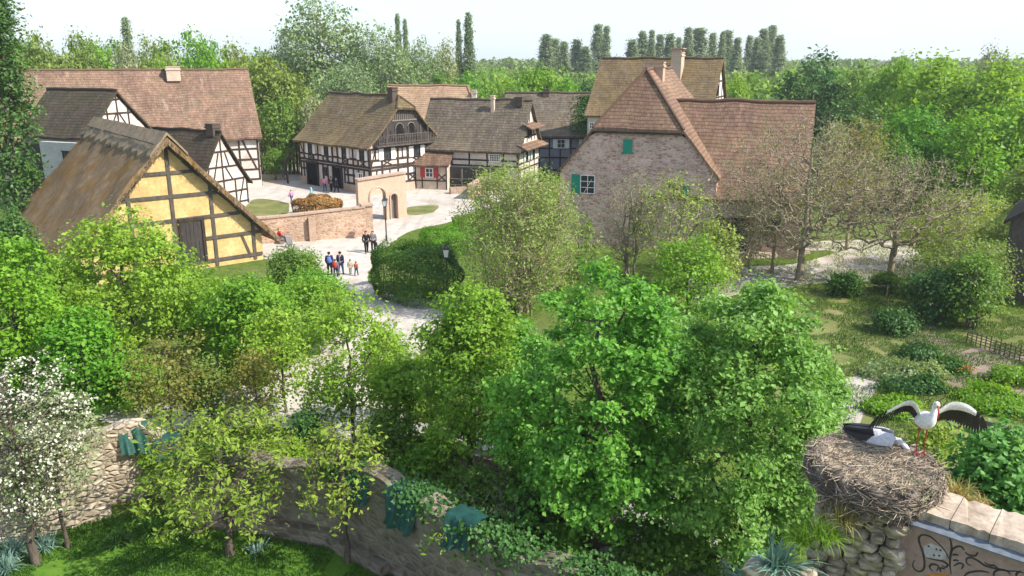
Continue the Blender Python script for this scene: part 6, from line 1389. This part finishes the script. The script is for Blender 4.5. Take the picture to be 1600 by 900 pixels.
M['skin'] = m_plain('skin', (0.50, 0.30, 0.21), .6, .3, .08)
CL = {}
def cloth(c, nm):
    if nm not in CL: CL[nm] = m_rough(nm + ' cloth', tuple(q * .8 for q in c), tuple(q * 1.15 for q in c), scale=6, fine=30, bump=.2)
    return CL[nm]
PAL = {'red': (.50, .035, .022), 'navy': (.022, .030, .075), 'black': (.012, .012, .014), 'jeans': (.055, .085, .16), 'beige': (.42, .36, .27), 'orange': (.60, .13, .05), 'pink': (.68, .22, .42), 'cyan': (.25, .52, .58), 'grey': (.16, .16, .17), 'hair_dark': (.022, .014, .010), 'hair_brown': (.08, .045, .024), 'hair_fair': (.32, .21, .10), 'blue': (.10, .16, .42), 'white': (.7, .7, .68)}
def person(label, loc, H, face, top, legs, hair, pose='walk', stride=.12, seed=1):
    """face: heading of the figure in degrees, 0 = away from the camera (+Y)"""
    t = thing('person', label, 'person', loc, R(face)); s = H; lift = 0
    rr = random.Random(seed); st = stride
    if pose == 'sit':
        hipz = .29; J = dict(pel=(0, 0, hipz), che=(0, -.02, hipz + .20), nec=(0, .0, hipz + .315), hd0=(0, .02, hipz + .37), hd1=(0, .02, hipz + .435))
        lg = {sd: [(sd * .055, 0, hipz - .02), (sd * .075, .25, hipz + .01), (sd * .08, .27, .045), (sd * .085, .36, .025)] for sd in (-1, 1)}
        am = {sd: [(sd * .115, 0, hipz + .275), (sd * .15, .05, hipz + .12), (sd * .09, .19, hipz + .06), (sd * .07, .23, hipz + .055)] for sd in (-1, 1)}
    else:
        J = dict(pel=(0, 0, .53), che=(0, .0, .72), nec=(0, .0, .835), hd0=(0, .012, .885), hd1=(0, .012, .955))
        lg = {sd: [(sd * .055, 0, .50), (sd * .06, sd * st * .55 + .02, .275), (sd * .06, sd * st - .02 * (sd < 0), .045 + (.02 if sd < 0 else 0)), (sd * .065, sd * st + .085, .022)] for sd in (-1, 1)}
        am = {sd: [(sd * .115, 0, .80), (sd * .145, -sd * st * .35 - .01, .635), (sd * .135, -sd * st * .7 + .05, .50), (sd * .13, -sd * st * .75 + .07, .455)] for sd in (-1, 1)}
    V = [J['pel'], J['che'], J['nec'], J['hd0'], J['hd1'], (J['hd0'][0], J['hd0'][1] + .062, J['hd0'][2] + .02)]; E = [(0, 1), (1, 2), (2, 3), (3, 4), (3, 5)]; Rd = [.07, .085, .034, .056, .048, .012]
    for sd in (-1, 1):
        a = len(V); V += am[sd]; E += [(1, a), (a, a + 1), (a + 1, a + 2), (a + 2, a + 3)]; Rd += [.036, .026, .020, .018]
        a = len(V); V += lg[sd]; E += [(0, a), (a, a + 1), (a + 1, a + 2), (a + 2, a + 3)]; Rd += [.052, .036, .025, .022]
    sc_ = lambda VV: [tuple(q * s for q in p) for p in VV]
    bd = skin_obj('body', sc_(V), E, [r * s for r in Rd], M['skin'], t)
    # jacket, trousers, shoes and hair follow the same joints
    V2 = [J['pel'], J['che'], tuple(np.array(J['nec']) - np.array((0, 0, .015)))]; E2 = [(0, 1), (1, 2)]; R2 = [.088, .102, .05]
    for sd in (-1, 1): a = len(V2); V2 += am[sd][:3]; E2 += [(1, a), (a, a + 1), (a + 1, a + 2)]; R2 += [.050, .038, .030]
    skin_obj('jacket', sc_(V2), E2, [r * s for r in R2], cloth(PAL[top], top), t)
    V3 = [tuple(np.array(J['pel']) + np.array((0, 0, -.005)))]; E3, R3 = [], [.082]
    for sd in (-1, 1): a = len(V3); V3 += lg[sd][:3]; E3 += [(0, a), (a, a + 1), (a + 1, a + 2)]; R3 += [.066, .047, .036]
    skin_obj('trousers', sc_(V3), E3, [r * s for r in R3], cloth(PAL[legs], legs), t)
    sh = MB()
    for sd in (-1, 1): p, q = Vector(lg[sd][2]), Vector(lg[sd][3]); loft(sh, [((p - (q - p) * .25) * s, .028 * s, .022 * s), (p.lerp(q, .4) * s, .03 * s, .024 * s), ((q + (q - p) * .15) * s, .022 * s, .014 * s)], 8)
    sh.build('shoes', cloth(PAL['black'], 'black'), t, True)
    hd = Vector(J['hd0']) + Vector((0, -.008, .045)); hb = MB(); rows = []
    for i in range(6):
        la = -0.25 + (math.pi / 2 + .2) * i / 5; rows.append([Vector((hd.x + .064 * math.cos(la) * math.cos(lo), hd.y - .008 + (.068 if math.sin(lo) < .3 else .052) * math.cos(la) * math.sin(lo), hd.z + .062 * math.sin(la) - .0)) * s for lo in np.linspace(0, 2 * math.pi, 13)])
    hb.grid(rows); hb.build('hair', cloth(PAL[hair], hair), t, True); return t
def pack(label, loc, face, H, col, name='backpack', back=-.14, z=.68):
    t = thing(name, label, 'bag', loc, R(face)); b = MB(); s = H
    loft(b, [((0, back * s, (z - .12) * s), .075 * s, .045 * s), ((0, back * s, (z - .08) * s), .092 * s, .062 * s), ((0, back * s, (z + .06) * s), .088 * s, .058 * s), ((0, (back + .015) * s, (z + .13) * s), .05 * s, .03 * s)], 12); bo = b.build('bag_body', cloth(PAL[col], col), t, True)
    c = MB(); c.tube([(0, back * s, (z + .12) * s), (0, (back - .02) * s, (z + .16) * s), (0, (back + .03) * s, (z + .15) * s)], .008 * s, 6); c.build('handle', cloth(PAL['black'], 'black'), t); return t
f1, f2, f3 = gp(516, 431), gp(533, 430), gp(525, 434)
person('adult in navy jacket with pale blue backpack, left of the family group', f1, 1.76, 8, 'navy', 'black', 'hair_dark', seed=1)
pack('pale blue backpack on the left adult of the family group', f1, 8, 1.76, 'blue')
person('adult in navy jacket and dark trousers, taller figure in the middle of the family group', f2, 1.74, -6, 'navy', 'jeans', 'hair_dark', seed=2)
person('child in dark clothes walking between the two adults in navy', f3, 1.36, 0, 'grey', 'navy', 'hair_brown', seed=3)
pack('red backpack on the child between the two adults', f3, 0, 1.45, 'red')
person('small child in beige at the right of the family group', gp(548, 429), 1.12, 20, 'beige', 'beige', 'hair_brown', seed=4)
person('small child in orange top, rightmost of the family group', gp(557, 431), 1.05, -15, 'orange', 'jeans', 'hair_dark', seed=5)
f4 = gp(573, 395); person('walker in black standing on the gravel before the wall pier', f4, 1.76, 200, 'black', 'black', 'hair_dark', seed=6)
person('second dark clothed walker close beside the walker in black', f4 + Vector((.48, .35, 0)), 1.70, 190, 'grey', 'black', 'hair_brown', seed=7)
pack('dark shoulder bag carried by the walker in black', f4 + Vector((.75, -.1, 0)), 200, 1.6, 'black', 'shoulder_bag', 0, .42)
f5 = gp(438, 379); bn = thing('bench', 'wooden bench by the garden wall under the person in red', 'bench', f5 + Vector((0, -.1, 0)), R(-60)); b = MB(); b.box((0, 0, .42), (1.5, .42, .06)); b.build('seat', M['plank'], bn)
for sx in (-.6, .6): b = MB(); b.box((sx, 0, .195), (.08, .36, .39)); b.build('leg', M['plank'], bn)
person('person in red jacket and jeans sitting near the garden wall', f5 + Vector((0, -.1, 0)), 1.7, -60, 'red', 'jeans', 'hair_fair', 'sit', seed=8)
f6 = gp(453, 387); bg_ = thing('pushchair', 'small dark pushchair standing beside the seated person in red', 'pushchair', f6, .6); b = MB()
for sx in (-.22, .22):
    for sy in (-.3, .3): b.tube([(sx - .02, sy, .1), (sx + .02, sy, .1)], [.1, .1], 12)
b.build('wheel', M['iron'], bg_); b = MB()
for sx in (-.22, .22): b.tube([(sx, -.3, .1), (sx, .25, .6), (sx, .5, 1.0)], .015, 6); b.tube([(sx, .3, .1), (sx, .0, .45)], .015, 6)
b.tube([(-.22, .5, 1.0), (.22, .5, 1.0)], .018, 6); b.build('frame', M['iron'], bg_); b = MB(); b.slab([[(-.2, -.28, .34), (.2, -.28, .34)], [(-.2, .08, .38), (.2, .08, .38)], [(-.2, .3, .85), (.2, .3, .85)]], [[(0, 0)] * 2] * 3, (0, .03, -.04)); b.build('seat', cloth(PAL['grey'], 'grey'), bg_)
person('child in bright pink standing by the straw heap', gp(456, 318), 1.5, 60, 'pink', 'jeans', 'hair_fair', seed=9)
person('person in pale cyan behind the straw heap', gp(487, 312), 1.55, 120, 'cyan', 'cyan', 'hair_brown', seed=10)
person('person in pink top and jeans before the farmhouse door', gp(508, 299), 1.68, 0, 'pink', 'jeans', 'hair_dark', seed=11)
person('person in black left of the dark farmhouse door', gp(518, 299), 1.74, 30, 'black', 'black', 'hair_dark', seed=12)
person('person in navy at the dark farmhouse door', gp(526, 301), 1.78, -20, 'navy', 'black', 'hair_brown', seed=13)
person('person in pale blue beside the stake palisade', gp(443, 281), 1.7, 90, 'blue', 'grey', 'hair_dark', seed=14)
person('person in red half hidden behind the pale willow thicket', gp(845, 432), 1.7, 180, 'red', 'beige', 'hair_fair', seed=15)
M['feather_grey'].name = 'soiled white plumage'

# ---------------------------------------------------------------- garden plants and grass
def low_row(name, label, a, b_, w, hgt, mat, seed, n=5000, leaf=.1, cat='plant'): return hedge(name, label, a, b_, w, hgt * .8, seed, mat, int(n * .6), leaf * 1.5, cat, 1.6, .16)
low_row('vegetable_row', 'long pale green row of leafy plants in the middle of the garden', gp(1365, 600), gp(1465, 588), 1.5, .55, 'lf_grey', 61)
low_row('vegetable_row', 'darker green row of plants in front of the long pale green row', gp(1400, 615), gp(1470, 607), .9, .5, 'lf_dark', 62, 3000)
low_row('vegetable_row', 'tall leafy dark clump at the far corner of the soil bed', gp(1420, 562), gp(1465, 555), 1.0, .6, 'lf_dark', 63, 3000)
low_row('vegetable_row', 'bushy green clump at the right end of the long pale green row', gp(1470, 580), gp(1500, 578), .8, .7, 'lf_hedge', 64, 2500)
low_row('vegetable_row', 'grassy green strip behind the plank fence', gp(1500, 628), gp(1640, 640), 2.2, .5, 'lf_park', 65, 9000)
low_row('vegetable_row', 'yellow green plant rows at the near left of the garden', gp(1350, 640), gp(1420, 640), 1.8, .45, 'lf_park', 66, 5000)
low_row('vegetable_row', 'pale leafy clump right of the soil bed', gp(1555, 598), gp(1600, 600), .7, .6, 'lf_spring', 67, 2000)
t = thing('flower', 'small orange flower clump on the garden soil', 'flower', gp(1506, 584)); rg = np.random.default_rng(3); P = rg.normal(size=(70, 3)) * [.18, .10, .05] + [0, 0, .3]; V, F = rand_leaves(rg, P, np.zeros(3), .09, .9); np_obj('blossom', V, F, M['lf_flower'], t); P = rg.normal(size=(300, 3)) * [.22, .14, .08] + [0, 0, .14]; V, F = rand_leaves(rg, P, np.zeros(3), .12, .4); np_obj('leaves', V, F, M['lf_mid'], t)
for i, (x_, y_, lb, mt, n_, l_) in enumerate(((20, 872, 'blue green iris clump at the lower left corner of the lawn', 'lf_blue', 150, .75), (70, 858, 'smaller blue green iris clump on the lawn edge', 'lf_blue', 90, .6), (185, 852, 'dark green broad leaved clump on the lawn below the ruin', 'lf_dark', 160, .6), (235, 835, 'dark green clump nearest the yellow leaved young tree', 'lf_hedge', 150, .6), (10, 895, 'spiky pale plant cut by the lower left corner', 'lf_blue', 120, .7), (400, 862, 'small bluish plant on the shaded lawn', 'lf_blue', 60, .45))): tuft('iris_clump', lb, gp(x_, y_), mt, n_, l_, .05, 1.0, 60 + i)
def inside(x, y, Q):
    c = np.zeros(len(x), bool); j = len(Q) - 1
    for i in range(len(Q)):
        xi, yi, xj, yj = Q[i].x, Q[i].y, Q[j].x, Q[j].y; cond = ((yi > y) != (yj > y)) & (x < (xj - xi) * (y - yi) / (yj - yi + 1e-12) + xi); c ^= cond; j = i
    return c
def blades(name, label, Q, n, h, w, mat, seed, clump=0):
    rg = np.random.default_rng(seed); x = rg.uniform(min(q.x for q in Q), max(q.x for q in Q), n); y = rg.uniform(min(q.y for q in Q), max(q.y for q in Q), n); k = inside(x, y, Q)
    nz = np.array([noise.noise(Vector((a * .7, b * .7, seed))) for a, b in zip(x, y)]); k &= nz > -.25 + clump; x, y, nz = x[k], y[k], nz[k]; m = len(x)
    a = rg.uniform(0, 6.28, m); ln = h * rg.uniform(.5, 1.3, m) * (1 + .8 * nz); u = unit(np.stack([np.cos(a) * .6, np.sin(a) * .6, np.ones(m)], 1)); nn = unit(np.cross(u, rg.normal(size=(m, 3))))
    V, F = quads_from(np.stack([x, y, np.full(m, .008)], 1) + u * (ln * .5)[:, None], nn, u, ln, np.full(m, w), np.zeros(m)); o = np_obj(name, V, F, M[mat]); return tag(o, label, 'grass', kind='stuff')
blades('lawn_grass', 'short green grass of the sheltered lawn', px(*lawn_px), 60000, .13, .03, 'lf_grass', 7)
blades('garden_weeds', 'patchy grass and weeds between the garden beds', px((1250, 470), (1420, 455), (1600, 500), (1720, 540), (1720, 720), (1250, 740)), 110000, .13, .035, 'lf_grass', 8, 0)
blades('verge_grass', 'rough grass along the right hand path', px((1100, 380), (1450, 365), (1650, 420), (1650, 500), (1100, 480)), 50000, .15, .04, 'lf_olive', 9, .1)
hz = MB(); hz.box((0, 800, 17), (2860, 1960, 36)); hzm = bpy.data.materials.new('pale air'); hzm.use_nodes = True; hn = hzm.node_tree
for n in list(hn.nodes): hn.nodes.remove(n)
ho = hn.nodes.new('ShaderNodeOutputMaterial'); hv = hn.nodes.new('ShaderNodeVolumePrincipled'); hv.inputs['Color'].default_value = (0.93, 0.96, 1.0, 1); hv.inputs['Density'].default_value = 0.00026; hv.inputs['Anisotropy'].default_value = 0.2
hn.links.new(hv.outputs[0], ho.inputs['Volume']); tag(hz.build('haze', hzm), 'thin pale spring haze over the whole valley', 'haze', kind='stuff')
tot = sum(len(o.data.polygons) for o in sc.objects if o.type == 'MESH'); print('polys', tot, 'objects', len(sc.objects))
